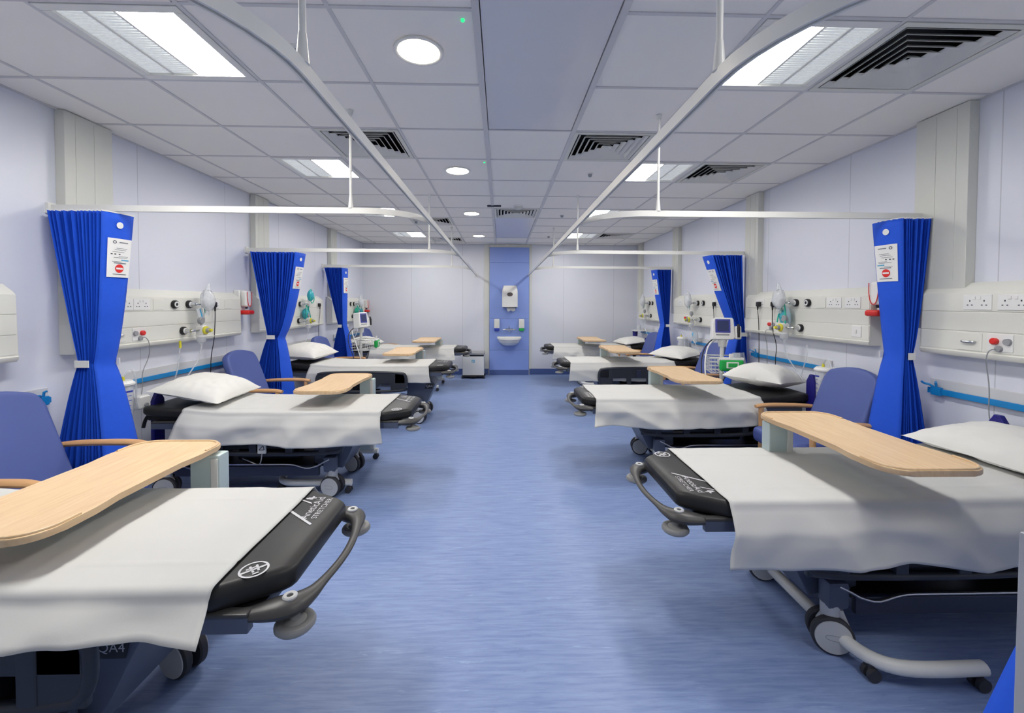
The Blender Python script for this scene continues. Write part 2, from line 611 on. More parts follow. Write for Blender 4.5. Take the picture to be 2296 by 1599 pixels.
for s, k in LAMPS:
    if k == -1:
        lab = 'square ceiling light cut off by the top left corner of the photo'
    elif k == -3:
        lab = 'added unseen ceiling light behind the viewer, lighting the front bay on the %s' % SIDE[s]
    else:
        lab = '%s half-lit square ceiling light in the row over the %s beds' % (ORD[kname[k]], SIDE[s])
    ceiling_lamp(s, k, lab)

for n, y in enumerate((2.057, 3.872, 5.693, 7.553)):
    t = thing('downlight', (-0.395, y, ZC), 0, '%s round warm downlight in the line above the aisle' % ('nearest', 'second', 'third', 'farthest')[n], 'downlight', 'round downlights above the aisle')
    part('rim', MB().lathe([(0.098, 0.002), (0.118, 0.002), (0.118, -0.006), (0.108, -0.008), (0.098, -0.004), (0.098, 0.002)], 40), 'white_metal', t)
    part('diffuser', MB().lathe([(0.0, 0.002), (0.0975, 0.002), (0.0975, -0.003), (0.0, -0.004)], 40), 'warm_lamp', t)
for n, (x, y) in enumerate(((-0.166, 1.83), (-0.144, 3.64))):
    t = MB().lathe([(0, 0.004), (0.0075, 0.004), (0.0075, -0.004), (0.0, -0.006)], 14)
    solo('indicator_light', t, 'led', (x, y, ZC), 0, ['tiny green indicator light beside the nearest downlight', 'tiny green indicator light beside the second downlight'][n], 'indicator light', 'green ceiling indicators')

def diffuser(ix, k, label):
    x0, x1, y0, y1 = cell(ix, k)
    t = thing('air_diffuser', ((x0 + x1) / 2, (y0 + y1) / 2, ZC), 0, label, 'air vent', 'square four-way air diffusers')
    h = 0.288
    fb = MB()
    w = 0.03
    for lo, hi in (((-h, -h), (h, -h + w)), ((-h, h - w), (h, h)), ((-h, -h + w), (-h + w, h - w)), ((h - w, -h + w), (h, h - w))):
        fb.box((lo[0], lo[1], -0.004), (hi[0], hi[1], 0.02), 0.002)
    part('frame', fb, 'cream', t)
    part('plenum', MB().box((-h, -h, 0.15), (h, h, 0.16)).box((-h, -h, 0.02), (-h + 0.004, h, 0.15)).box((h - 0.004, -h, 0.02), (h, h, 0.15)).box((-h, -h, 0.02), (h, -h + 0.004, 0.15)).box((-h, h - 0.004, 0.02), (h, h, 0.15)), 'dark_void', t)
    for i in range(6):
        ro = 0.25 - i * 0.042
        ri = ro - 0.023
        b = bmesh.new()
        def ring(r, z):
            return [b.verts.new((sx * r, sy * r, z)) for sx, sy in ((-1, -1), (1, -1), (1, 1), (-1, 1))]
        A, B, C, D = ring(ro, -0.004), ring(ri, 0.019), ring(ri, 0.021), ring(ro, -0.001)
        for P, Q in ((A, B), (B, C), (C, D), (D, A)):
            for q in range(4):
                b.faces.new((P[q], P[(q + 1) % 4], Q[(q + 1) % 4], Q[q]))
        mb = MB()
        mb.add(b)
        part('louvre', mb, 'white_metal', t)
    return t
dl = {(7, 0): 'large square louvred air vent in the top right corner, beside the nearest right-hand ceiling light',
      (2, 2): 'louvred air vent behind the left curtain track, before the second left ceiling light',
      (5, 2): 'louvred air vent at the right end of the glossy ceiling panel, above the aisle',
      (7, 3): 'louvred air vent just right of the second right-hand ceiling light',
      (4, 6): 'louvred air vent above the aisle in line with the washbasin panel',
      (2, 7): 'small distant louvred air vent on the left, right of the third left ceiling light',
      (7, 6): 'distant louvred air vent beside the third right-hand ceiling light',
      (7, 9): 'farthest louvred air vent on the right, beside the farthest right-hand ceiling light',
      (2, 10): 'farthest louvred air vent on the left, close to the back wall'}
for key, lab in dl.items():
    diffuser(key[0], key[1], lab)

for n, (x, y, lab) in enumerate(((-0.985, 2.06, 'small ceiling sensor right of the nearest left ceiling light, beside the curtain track'),
                  (-0.995, 3.895, 'small ceiling sensor left of the second downlight'),
                  (0.82, 3.916, 'small ceiling sensor on the right, left of the second right-hand ceiling light'),
                  (0.826, 5.753, 'small ceiling sensor on the right, level with the third downlight'),
                  (0.846, 7.541, 'small ceiling sensor on the right, level with the farthest downlight'),
                  (-1.25, 6.287, 'small ceiling sensor left of the third downlight, beside a distant air vent'))):
    t = thing('ceiling_sensor', (x, y, ZC), 0, lab, 'sensor', 'small ceiling sensors')
    part('plate', MB().box((-0.04, -0.04, -0.004), (0.04, 0.04, 0.006), 0.003) if n == 0 else MB().lathe([(0, 0.004), (0.03, 0.004), (0.03, -0.004), (0, -0.004)], 20), 'white_plastic', t)
    part('lens', MB().lathe([(0, -0.003), (0.02, -0.003), (0.018, -0.022), (0.009, -0.03), (0, -0.031)], 18), 'grey', t)
t = thing('smoke_detector', (0.21, 5.23, ZC), 0, 'round smoke detector on the ceiling in front of the central air vent', 'smoke detector')
part('base', MB().lathe([(0, 0.004), (0.06, 0.004), (0.06, -0.012), (0, -0.012)], 24), 'white_plastic', t)
part('dome', MB().lathe([(0.05, -0.012), (0.05, -0.02), (0.035, -0.042), (0, -0.046)], 24), 'cream', t)
solo('ceiling_bracket', MB().box((-0.085, -0.02, -0.012), (0.085, 0.02, 0.002), 0.003), 'ink_dark', (-0.086, 5.225, ZC), 0, 'short dark strip on the ceiling left of the smoke detector', 'bracket')

# ================================================================ CURTAIN TRACKS
TRACK_Z = 2.03
def sweep_track(path):
    t = MB()
    P = [Vector(p) for p in path]
    prof = [(-0.010, -0.019), (-0.004, -0.019), (-0.004, -0.010), (0.004, -0.010), (0.004, -0.019), (0.010, -0.019), (0.010, 0.019), (-0.010, 0.019)]
    b = bmesh.new()
    rings = []
    for i, p in enumerate(P):
        d = (P[min(i + 1, len(P) - 1)] - P[max(i - 1, 0)]).normalized()
        s = Vector((d.y, -d.x, 0))
        rings.append([b.verts.new(p + s * u + Vector((0, 0, v))) for u, v in prof])
    m = len(prof)
    for a, c in zip(rings, rings[1:]):
        for k in range(m):
            b.faces.new((a[k], a[(k + 1) % m], c[(k + 1) % m], c[k]))
    b.faces.new(rings[0])
    b.faces.new(rings[-1][::-1])
    return t.add(b)

def branch(xw, xm, y, r=0.36):
    s = 1 if xm > xw else -1
    pts = [(xw, y, TRACK_Z)]
    for i in range(13):
        a = PI / 2 * i / 12
        pts.append((xm - s * r + s * r * math.sin(a), y + r - r * math.cos(a), TRACK_Z))
    return pts

for side, xw, xm in (('L', XL + 0.01, -0.495), ('R', XR - 0.01, 0.555)):
    t = thing('curtain_track', (0, 0, 0), 0, 'white ceiling-hung curtain track with branches over the %s beds' % SIDE[side], 'curtain track', 'suspended curtain tracks')
    part('main_track', sweep_track(branch(xw, xm, 0.62, 0.45) + [(xm, 3.0, TRACK_Z), (xm, YB - 0.01, TRACK_Z)]), 'white_metal', t)
    s = 1 if side == 'L' else -1
    for y in (2.70, 4.72, 6.70):
        part('branch_track', sweep_track(branch(xw, xm - s * 0.021, y)), 'white_metal', t)
        part('wall_bracket', MB().box((xw - 0.012 * s, y - 0.025, TRACK_Z - 0.035), (xw + 0.012 * s, y + 0.025, TRACK_Z + 0.03), 0.003), 'white_metal', t)
    rods = [(xm, 1.08), (xm - s * 0.45, 2.70), (xm - s * 0.30, 4.728), (xm - s * 0.28, 6.706)]
    for x, y in rods:
        rb = MB().cyl((x, y, TRACK_Z + 0.018), (x, y, ZC + 0.003), 0.0085, seg=12).cyl((x, y, TRACK_Z + 0.016), (x, y, TRACK_Z + 0.09), 0.016, 0.010, seg=14).cyl((x, y, ZC - 0.025), (x, y, ZC + 0.002), 0.012, 0.02, seg=14)
        part('drop_rod', rb, 'white_metal', t)
    part('wall_bracket', MB().box((xm - 0.03, YB - 0.014, TRACK_Z - 0.035), (xm + 0.03, YB - 0.001, TRACK_Z + 0.03), 0.003), 'white_metal', t)

# ================================================================ CURTAINS
def lerp(a, b, t): return a + (b - a) * t
def curtain(side, yc, ztie, top, tie, bot, nf, label, seed, dtop=0.17, dtie=0.10, dbot=0.22, zb=0.36, mark=True):
    """top/tie/bot: (wall-side X, leading X) in world metres"""
    rnd = random.Random(seed)
    s = 1 if side == 'L' else -1
    zt = TRACK_Z - 0.028
    ox = (top[0] + top[1]) / 2
    root = thing('bed_curtain', (ox, yc, 0), 0, label, 'curtain', 'blue pleated bed curtains')
    jit = [rnd.uniform(-0.28, 0.28) for _ in range(nf + 1)]
    jd = [rnd.uniform(0.86, 1.04) for _ in range(nf + 1)]
    gap = int(nf * 0.62)
    def prof(z):
        if z >= ztie:
            q = (z - ztie) / (zt - ztie)
            e = q ** 0.85
            ea, eb = (0.95, 0.6) if side == 'L' else (0.55, 0.9)
            return lerp(tie[0], top[0], q ** ea), lerp(tie[1], top[1], q ** eb), lerp(dtie, dtop, e)
        q = (ztie - z) / (ztie - zb)
        e = q ** 0.8
        return lerp(tie[0], bot[0], e), lerp(tie[1], bot[1], q ** 0.7), lerp(dtie, dbot, e)
    def pleat(i, z):
        a, b, d = prof(z)
        f = (i + jit[i] * (0 < i < nf)) / nf
        x = lerp(a, b, f)
        sgn = 1 if (nf - i) % 2 else -1
        y = -d / 2 * jd[i] if sgn < 0 else d / 2
        if i == gap and z > ztie:
            y += 0.03
        return Vector((x - ox, y, z))
    def lead(t, z):
        a, b, d = prof(z)
        p0 = Vector((b - ox, -d / 2 * jd[nf], z))
        p1 = Vector((b - ox + s * (0.012 + 0.12 * d), d / 2 + 0.02, z))
        bow = s * 0.012 * math.sin(PI * t)
        return p0.lerp(p1, t) + Vector((bow, 0, 0))
    nz = 30
    zs = [lerp(zt, zb, j / nz) for j in range(nz + 1)]
    if True:
        zs = sorted(set(zs + [ztie + 0.03, ztie - 0.03]), reverse=True)
    b = bmesh.new()
    rows = []
    for z in zs:
        rows.append([b.verts.new(pleat(i, z)) for i in range(nf + 1)])
    for r0, r1 in zip(rows, rows[1:]):
        for i in range(nf):
            b.faces.new((r0[i], r0[i + 1], r1[i + 1], r1[i]))
    mb = MB()
    mb.add(b)
    part('pleats', mb, 'curtain', root, angle=20)
    lp = MB()
    lp.grid(lambda u, v: lead(u, lerp(zt, zb, v)), 8, 40)
    lo = part('leading_panel', lp, 'curtain', root)
    sd = lo.modifiers.new('solid', 'SOLIDIFY')
    sd.thickness = 0.002
    # white header tape and hooks up to the track
    hb = MB()
    a, bb, d = prof(zt)
    hb.grid(lambda u, v: pleat(min(nf, int(round(u * nf))), zt) + Vector((0, 0, 0.008 * v - 0.002)) + Vector((0, -0.002, 0)), nf, 1)
    hb.grid(lambda u, v: lead(u, zt) + Vector((s * 0.002, 0, 0.008 * v - 0.003)), 6, 1)
    ho = part('header_tape', hb, 'white_plastic', root)
    hk = MB()
    for i in range(0, nf + 1, 2):
        x = lerp(a, bb, i / nf) - ox
        hk.box((x - 0.0025, -0.003, zt - 0.01), (x + 0.0025, 0.003, TRACK_Z - 0.012))
    part('hooks', hk, 'white_plastic', root)
    # tie band, passing behind the leading panel
    a, bb, d = prof(ztie)
    lo_, hi_ = sorted((a - s * 0.008 - ox, bb - s * 0.012 - ox))
    tb = MB()
    y0, y1 = -d / 2 - 0.008, d / 2 + 0.03
    zl, zh = ztie - 0.022, ztie + 0.022
    tb.box((lo_, y0 - 0.004, zl), (hi_, y0, zh), 0.001).box((lo_, y1, zl), (hi_ + 0.0, y1 + 0.004, zh), 0.001)
    wx = lo_ if s > 0 else hi_
    tb.box((wx - 0.003, y0, zl), (wx + 0.003, y1, zh), 0.001)
    e = bb - ox + s * 0.05
    tb.box((min(e, e - s * 0.09), d / 2 + 0.026, zl), (max(e, e - s * 0.09), d / 2 + 0.032, zh), 0.001)
    part('tie_band', tb, 'white_plastic', root)
    # round white badge and notice on the leading panel
    off = Vector((s * 0.006, -0.002, 0))
    def on(t, z, k=1.0): return lead(t, z) + off * k
    bd = MB()
    zc = zt - 0.075
    wpan = (lead(1, zc) - lead(0, zc)).length
    bd.grid(lambda u, v: on(0.5 + math.cos(2 * PI * u) * 0.02 * v / wpan, zc + math.sin(2 * PI * u) * 0.02 * v), 24, 2)
    part('badge', bd, 'white_plastic', root)
    z1, z0 = 1.845, 1.605
    wl = lambda z: (lead(1, z) - lead(0, z)).length
    nb = MB()
    nb.grid(lambda u, v: on(lerp(0.16, 0.97, u), lerp(z0, z1, v)), 6, 6)
    no = part('notice', nb, 'paper', root)
    if mark:
        rc = MB()
        zr = 1.66
        w_ = wl(zr)
        rc.grid(lambda u, v: on(0.56 + math.cos(2 * PI * u) * 0.026 * v / w_, zr + math.sin(2 * PI * u) * 0.026 * v, 1.25), 28, 2)
        part('no_entry_symbol', rc, 'red', no)
        wb = MB()
        wb.grid(lambda u, v: on(0.56 + lerp(-0.02, 0.02, u) / w_, zr + lerp(-0.0055, 0.0055, v), 1.5), 3, 1)
        part('white_bar', wb, 'paper', no)
        ln = MB()
        for zz, u0, u1, hh in ((1.785, 0.42, 0.8, 0.0012), (1.775, 0.36, 0.76, 0.0012), (1.762, 0.3, 0.7, 0.0012), (1.735, 0.5, 0.86, 0.0012), (1.727, 0.34, 0.84, 0.0012), (1.702, 0.3, 0.62, 0.0012), (1.6935, 0.36, 0.8, 0.003), (1.624, 0.34, 0.84, 0.0022), (1.822, 0.5, 0.82, 0.003)):
            ln.grid(lambda u, v: on(lerp(u0, u1, u), zz + lerp(-hh, hh, v), 1.25), 3, 1)
        part('small_print', ln, 'ink', no)
        cy = MB()
        cy.grid(lambda u, v: on(lerp(0.6, 0.9, u), 1.713 + lerp(-0.004, 0.004, v), 1.25), 3, 1)
        part('print_block', cy, 'ink_cyan', no)
        dk = MB()
        for uu in (0.25, 0.36, 0.5):
            dk.grid(lambda u, v: on(lerp(uu, uu + 0.06, u), 1.748 + lerp(-0.003, 0.003, v), 1.25), 2, 1)
        dk.grid(lambda u, v: on(0.36 + math.cos(2 * PI * u) * lerp(0.006, 0.0095, v) / w_, 1.822 + math.sin(2 * PI * u) * lerp(0.006, 0.0095, v), 1.25), 20, 1)
        part('print_marks', dk, 'ink_dark', no)
    return root

curtain('L', 2.70, 1.07, (-2.735, -2.40), (-2.59, -2.50), (-2.72, -2.39), 27, 'nearest blue pleated bed curtain on the left, tied with a white band', 1)
curtain('L', 4.72, 1.075, (-2.715, -2.225), (-2.54, -2.445), (-2.72, -2.36), 31, 'second blue pleated bed curtain on the left, widely splayed at its top', 2)
curtain('L', 6.72, 1.09, (-2.735, -2.47), (-2.535, -2.47), (-2.66, -2.36), 22, 'farthest blue pleated bed curtain on the left', 3)
curtain('R', 2.70, 1.12, (2.73, 2.54), (2.655, 2.605), (2.75, 2.535), 24, 'nearest blue pleated bed curtain on the right, tied with a white band', 4)
curtain('R', 4.72, 1.115, (2.69, 2.35), (2.755, 2.68), (2.76, 2.55), 25, 'second blue pleated bed curtain on the right, behind the patient monitor', 5)
curtain('R', 6.72, 1.11, (2.71, 2.47), (2.685, 2.615), (2.74, 2.50), 21, 'farthest blue pleated bed curtain on the right', 6)
curtain('R', 0.86, 1.10, (1.82, 1.56), (1.72, 1.52), (1.72, 1.17), 18, 'blue curtain just showing in the bottom right corner', 7, mark=False, zb=0.30)
t = thing('side_panel', (0, 0, 0), 0, 'pale grey panel edge at the bottom right border of the photo', 'panel')
part('board', MB().box((0.897, 0.66, 0.04), (1.33, 0.70, 1.06), 0.004), 'door_grey', t)
part('foot', MB().box((0.95, 0.58, 0.0), (1.0, 0.78, 0.04), 0.008), 'grey', t)
part('foot', MB().box((1.3, 0.58, 0.0), (1.35, 0.78, 0.04), 0.008), 'grey', t)

# ================================================================ TROLLEY BEDS  (local: foot end at x = 0, head at x = -2, y across, deck top at TOP)
TOP = 0.66
HINGE, TILT = -1.36, 0.085
def bend(x):
    return max(0.0, -(x - HINGE)) * math.tan(TILT)
def half_width(x):
    if x < -0.17: return 0.31
    t = (x + 0.17) / 0.17
    return lerp(0.31, 0.215, t)

def mattress_mesh():
    xs_ = [-1.925, -1.92, -1.90, -1.85, -1.75, -1.6, -1.48, -1.4, -1.36, -1.32, -1.2, -1.0, -0.8, -0.5, -0.3, -0.2, -0.17, -0.15, -0.11, -0.07, -0.035, -0.012, -0.002, 0.0]
    N = 28
    def sec(x, q):
        e = 1.0
        if x > -0.05: e = math.sqrt(max(0.0, 1 - ((x + 0.05) / 0.05) ** 2)) * 0.45 + 0.55
        if x < -1.88: e = math.sqrt(max(0.0, 1 - ((-1.88 - x) / 0.045) ** 2)) * 0.45 + 0.55
        w, h = half_width(x) - (1 - e) * 0.04, 0.037 * e
        a = 2 * PI * q
        c, s = math.cos(a), math.sin(a)
        p = 0.22 if True else 1
        # rounded rectangle with corner radius ~0.03
        r = 0.028 * e
        px, pz = (w - r) * (1 if c > 0 else -1), (h - r) * (1 if s > 0 else -1)
        return px + r * c, pz + r * s
    def fn(u, v):
        x = xs_[int(round(v * (len(xs_) - 1)))]
        y, z = sec(x, u + 0.5 / N)
        return Vector((x, y, TOP - 0.037 + z + bend(x)))
    return MB().grid(fn, N, len(xs_) - 1, closed_u=True, cap=True)

def decal_mx(x, y, z, up=(-1, 0, 0), right=(0, 1, 0)):
    r, u = Vector(right), Vector(up)
    n = r.cross(u)
    return Matrix(((r.x, u.x, n.x, x), (r.y, u.y, n.y, y), (r.z, u.z, n.z, z), (0, 0, 0, 1)))

def caster(parent, x, y, ang, steer=1):
    c = MB()
    R = 0.078
    mx = T(x, y, 0) @ RZ(ang)
    fk = MB()
    fk.prism([(-0.075, 0.10), (-0.045, 0.175), (0.02, 0.175), (0.05, 0.12), (0.03, 0.09), (-0.03, 0.06)], -0.012, 0.012, 0.008, 2, mx @ Matrix(((1, 0, 0, 0), (0, 0, 1, 0), (0, 1, 0, 0), (0, 0, 0, 1))))
    fk.lathe([(0, 0.14), (0.034, 0.14), (0.036, 0.2), (0, 0.2)], 18, T(x, y, 0))
    f = part('caster', fk, 'wheel', parent)
    for s in (-1, 1):
        m2 = mx @ T(0, s * 0.031, R) @ RX(-s * PI / 2)
        part('tyre', MB().lathe([(0, -0.017), (R - 0.006, -0.017), (R, -0.011), (R, 0.009), (R - 0.006, 0.015), (R - 0.013, 0.016), (0, 0.016)], 32, m2), 'tyre', f)
        hub = MB().lathe([(0, 0.010), (R - 0.009, 0.010), (R - 0.011, 0.0195), (0, 0.022)], 32, m2)
        wc = part('wheel_cover', hub, 'wheel', f)
        if s * y > 0:
            part('slot_mark', MB().tube([m2 @ Vector(p) for p in ((-0.035, -0.011, 0.0212), (0.02, -0.011, 0.0212), (0.033, 0, 0.0208), (0.02, 0.011, 0.0212), (-0.035, 0.011, 0.0212))], 0.0014, 5, smooth=1), 'grey', f)
    return f

def make_bed(label):
    t = thing('trolley_bed', (0, 0, 0), 0, label, 'hospital bed', 'trolley beds in two rows')
    ma = part('mattress', mattress_mesh(), 'mattress', t, label='charcoal vinyl mattress')
    # printed logo: long slanting stroke, short strokes and cross, lettering under it
    lg = MB()
    z = TOP + 0.0012
    def quad(pts):
        b = bmesh.new()
        b.faces.new([b.verts.new((p[0], p[1], z)) for p in pts])
        lg.add(b)
    quad([(-0.200, 0.148), (-0.192, 0.128), (-0.055, 0.015), (-0.052, 0.024)])
    quad([(-0.172, 0.208), (-0.163, 0.196), (-0.115, 0.168), (-0.122, 0.180)])
    quad([(-0.160, 0.218), (-0.152, 0.208), (-0.128, 0.205), (-0.13, 0.216)])
    quad([(-0.150, 0.222), (-0.150, 0.214), (-0.118, 0.214), (-0.118, 0.222)])
    quad([(-0.138, 0.232), (-0.138, 0.204), (-0.130, 0.204), (-0.130, 0.232)])
    lg.text('AneticAid', 0.042, decal_mx(-0.098, 0.142, z))
    lg.text('STRETCHER', 0.029, decal_mx(-0.062, 0.136, z))
    part('logo_print', lg, 'decal', ma)
    ic = MB()
    ic.grid(lambda u, v: Vector((-0.105 + lerp(0.033, 0.039, v) * math.cos(2 * PI * u), -0.225 + lerp(0.033, 0.039, v) * math.sin(2 * PI * u), z)), 32, 1)
    for a, b_, w in (((-0.025, -0.022), (0.025, 0.022), 0.004), ((-0.018, 0.012), (0.006, -0.014), 0.003), ((-0.004, 0.022), (0.016, -0.004), 0.003), ((-0.02, -0.004), (0.0, 0.014), 0.003), ((0.008, -0.022), (0.02, -0.012), 0.003)):
        d = Vector((b_[0] - a[0], b_[1] - a[1])).normalized()
        nx, ny = -d.y * w, d.x * w
        bq = bmesh.new()
        bq.faces.new([bq.verts.new((-0.105 + p[0], -0.225 + p[1], z)) for p in ((a[0] + nx, a[1] + ny), (a[0] - nx, a[1] - ny), (b_[0] - nx, b_[1] - ny), (b_[0] + nx, b_[1] + ny))])
        ic.add(bq)
    part('care_symbol', ic, 'decal', ma, label='silver circled care symbol')
    # deck frame
    dk = MB().box((-1.36, -0.27, TOP - 0.115), (-0.06, 0.27, TOP - 0.074), 0.01)
    part('deck', dk, 'black', t)
    bk = MB()
    bk.box((-1.91, -0.27, TOP - 0.115), (-1.37, 0.27, TOP - 0.076), 0.01, mx=T(HINGE, 0, TOP) @ RY(TILT) @ T(-HINGE, 0, -TOP))
    part('backrest_frame', bk, 'black', t)
    for s in (-1, 1):
        rb = MB().box((-1.86, s * 0.295 - 0.014, TOP - 0.122), (-0.075, s * 0.295 + 0.014, TOP - 0.078), 0.003)
        part('side_rail', rb, 'slate', t)
        part('rail_edge', MB().box((-1.86, s * 0.296 - 0.016, TOP - 0.079), (-0.075, s * 0.296 + 0.016, TOP - 0.066), 0.005), 'rubber', t)
    # moulded foot-end bar with corner lugs
    hp, hr = [], []
    for x, y, r in ((-0.13, -0.285, 0.018), (-0.09, -0.285, 0.024), (-0.05, -0.275, 0.034), (-0.012, -0.262, 0.042), (0.022, -0.245, 0.040), (0.045, -0.205, 0.026), (0.055, -0.16, 0.0165), (0.066, -0.10, 0.014), (0.072, -0.05, 0.0135)):
        hp.append((x, y, TOP - 0.085))
        hr.append(r)
    full = hp + [(0.074, 0, TOP - 0.085)] + [(p[0], -p[1], p[2]) for p in hp[::-1]]
    fr = hr + [0.0135] + hr[::-1]
    part('foot_bar', MB().tube(full, fr, 14, squash=0.62, smooth=2), 'rubber', t)
    for s in (-1, 1):
        bl = MB().lathe([(0, TOP - 0.150), (0.034, TOP - 0.150), (0.048, TOP - 0.147), (0.054, TOP - 0.140), (0.054, TOP - 0.133), (0.049, TOP - 0.126), (0.038, TOP - 0.123), (0.03, TOP - 0.126), (0.014, TOP - 0.119), (0.012, TOP - 0.095), (0, TOP - 0.095)], 28, T(0.022, s * 0.250, 0))
        part('corner_buffer', bl, 'buffer', t)
        sc = MB().lathe([(0.009, TOP - 0.062), (0.009, TOP - 0.0565), (0.017, TOP - 0.0555), (0.02, TOP - 0.0585), (0.02, TOP - 0.068), (0.009, TOP - 0.068)], 22, T(0.008, s * 0.25, 0))
        part('screw', sc, 'wheel', t)
    # navy posts and push handle at the head
    for s in (-1, 1):
        part('push_handle', MB().tube([(-1.86, s * 0.22, TOP - 0.03), (-1.92, s * 0.225, TOP - 0.02), (-1.96, s * 0.23, TOP - 0.06), (-1.975, s * 0.235, TOP - 0.13)], 0.012, 10, smooth=2), 'black', t)
    # folded side rails
    for s in (-1, 1):
        y = s * 0.322
        sb = MB()
        loop = [(-0.52, TOP - 0.075), (-0.47, TOP - 0.12), (-0.47, TOP - 0.25), (-0.53, TOP - 0.30), (-1.42, TOP - 0.30), (-1.5, TOP - 0.25), (-1.5, TOP - 0.12), (-1.44, TOP - 0.075)]
        sb.tube([(x, y, z_) for x, z_ in loop], 0.018, 10, closed=True, smooth=2)
        sb.box((-1.49, y - 0.012, TOP - 0.205), (-0.48, y + 0.012, TOP - 0.08), 0.006).box((-0.60, y - 0.012, TOP - 0.295), (-0.475, y + 0.012, TOP - 0.09), 0.006)
        for xx in (-0.62, -0.86, -1.12, -1.36):
            sb.box((xx - 0.028, y - 0.016, TOP - 0.29), (xx + 0.028, y + 0.016, TOP - 0.09), 0.008)
        f = part('folding_side_rail', sb, 'siderail', t)
        part('latch', MB().box((-1.01, y + s * 0.012, TOP - 0.20), (-0.95, y + s * 0.026, TOP - 0.10), 0.006).lathe([(0, 0), (0.02, 0), (0.02, 0.008), (0, 0.008)], 18, T(-0.98, y + s * 0.024, TOP - 0.14) @ RX(-s * PI / 2)), 'slate_dark', f)
    # lift columns, hydraulic unit
    for x in (-0.72, -1.62):
        prof = [(0, 0.2)]
        for i in range(13):
            zz = 0.2 + 0.36 * i / 12
            prof += [(0.085, zz), (0.072, zz + 0.015)]
        prof += [(0.07, 0.585), (0, 0.585)]
        part('lift_column', MB().lathe(prof, 22, T(x, 0, 0)), 'black', t)
    hy = MB().box((-1.45, -0.19, 0.33), (-0.92, 0.19, 0.52), 0.03).cyl((-1.3, -0.16, 0.31), (-0.85, -0.16, 0.31), 0.05).cyl((-1.4, 0.14, 0.31), (-1.0, 0.14, 0.31), 0.045)
    part('drive_unit', hy, 'black', t)
    # base chassis
    part('base_tray', MB().box((-1.80, -0.235, 0.165), (-0.78, 0.235, 0.225), 0.02), 'black', t)
    for s in (-1, 1):
        y = s * 0.245
        part('base_side', MB().box((-1.80, y - 0.014, 0.155), (-0.74, y + 0.014, 0.232), 0.008), 'slate_dark', t)
        tr = []
        for i in range(41):
            x = lerp(-1.82, -0.66, i / 40)
            q = abs(i / 20 - 1)
            zz = 0.248 - 0.03 * math.exp(-((q - 0.72) / 0.13) ** 2) + 0.035 * max(0, q - 0.86) / 0.14
            tr.append((x, y + s * 0.022, zz))
        part('bumper_trim', MB().tube(tr, 0.006, 8), 'steel', t)
    for x, d in ((-0.66, 1), (-1.86, -1)):
        hb_ = MB().prism([(x - d * 0.16, 0.20), (x - d * 0.15, 0.53), (x + d * 0.11, 0.53), (x + d * 0.19, 0.45), (x + d * 0.11, 0.28), (x + d * 0.06, 0.18)] if d == 1 else [(x + 0.20, 0.21), (x + 0.12, 0.45), (x - 0.02, 0.47), (x - 0.055, 0.30), (x - 0.06, 0.19), (x + 0.1, 0.17)], -0.18, 0.18, 0.02, 3, Matrix(((1, 0, 0, 0), (0, 0, -1, 0), (0, 1, 0, 0), (0, 0, 0, 1))))
        hs = part('foot_cover' if d == 1 else 'head_cover', hb_, 'slate', t)
        if d == 1:
            for s in (-1, 1):
                pl = MB()
                m2 = T(x + 0.112, s * 0.1815, 0.435) @ (RX(PI / 2) if s < 0 else (RZ(PI) @ RX(PI / 2)))
                pl.prism([(-0.05, -0.03), (0.045, -0.03), (0.06, 0.035), (-0.03, 0.035)], 0, 0.003, 0.0, 1, m2)
                pp = part('model_plate', pl, 'black', hs)
                part('plate_lettering', MB().text('QA4', 0.038, m2 @ T(0.004, 0.004, 0.0036)), 'decal', pp) if False else part('lettering', MB().text('QA4', 0.04, m2 @ T(0.006, 0.002, 0.004)), 'decal', hs)
        for s in (-1, 1):
            lg_ = MB().box((x - 0.05, s * 0.235 - 0.036, 0.18), (x + 0.045, s * 0.235 + 0.036, 0.30), 0.02)
            part('caster_housing', lg_, 'slate', t)
            caster(t, x + d * 0.012, s * 0.235, RND.uniform(-0.5, 0.5))
    return t

BEDS = {}
def bed_place(side, i, yc, ztop, xf, proto):
    lab = {0: 'black-mattress trolley bed nearest the viewer on the %s, cut by the photo edge' % SIDE[side]}.get(
        i, 'black-mattress trolley bed in the %s' % where(side, i))
    loc, rz = ((xf, yc, 0), 0.0) if side == 'L' else ((xf, yc, 0), PI)
    if proto is None:
        r = make_bed(lab)
        r.location = loc
        r.rotation_euler = (0, 0, rz)
    else:
        r = dup(proto, loc, rz, lab)
    BEDS[(side, i)] = (r, yc, ztop, xf)
    return r
UPPER = {'mattress', 'deck', 'backrest_frame', 'side_rail', 'rail_edge', 'foot_bar', 'corner_buffer', 'screw', 'push_handle', 'folding_side_rail', 'head_post', 'drive_unit'}
proto = bed_place('L', 0, 1.43, 0.69, -0.595, None)
for side, i, yc, zt_, xf in (('L', 1, 3.43, 0.647, -0.68), ('L', 2, 5.36, 0.70, -0.63), ('L', 3, 7.50, 0.685, -0.60),
                            ('R', 0, 1.955, 0.662, 0.745), ('R', 1, 3.81, 0.652, 0.70), ('R', 2, 5.85, 0.675, 0.805), ('R', 3, 7.80, 0.69, 0.82)):
    bed_place(side, i, yc, zt_, xf, proto)
for r, yc, ztop, xf in BEDS.values():
    for ch in r.children:
        if ch.name.split('.')[0] in UPPER:
            ch.location.z = ztop - TOP
for key in (('L', 2), ('R', 2)):
    for ch in BEDS[key][0].children:
        if ch.name.split('.')[0] == 'folding_side_rail':
            ch.location.y += 0.10 * (1 if ch.data.vertices[0].co.y > 0 else -1)
            ch.location.z += 0.02
for key, dx in ((('L', 2), 0.30), (('L', 1), 0.065)):
    for ch in BEDS[key][0].children:
        if ch.name.split('.')[0] not in UPPER:
            ch.location.x = dx

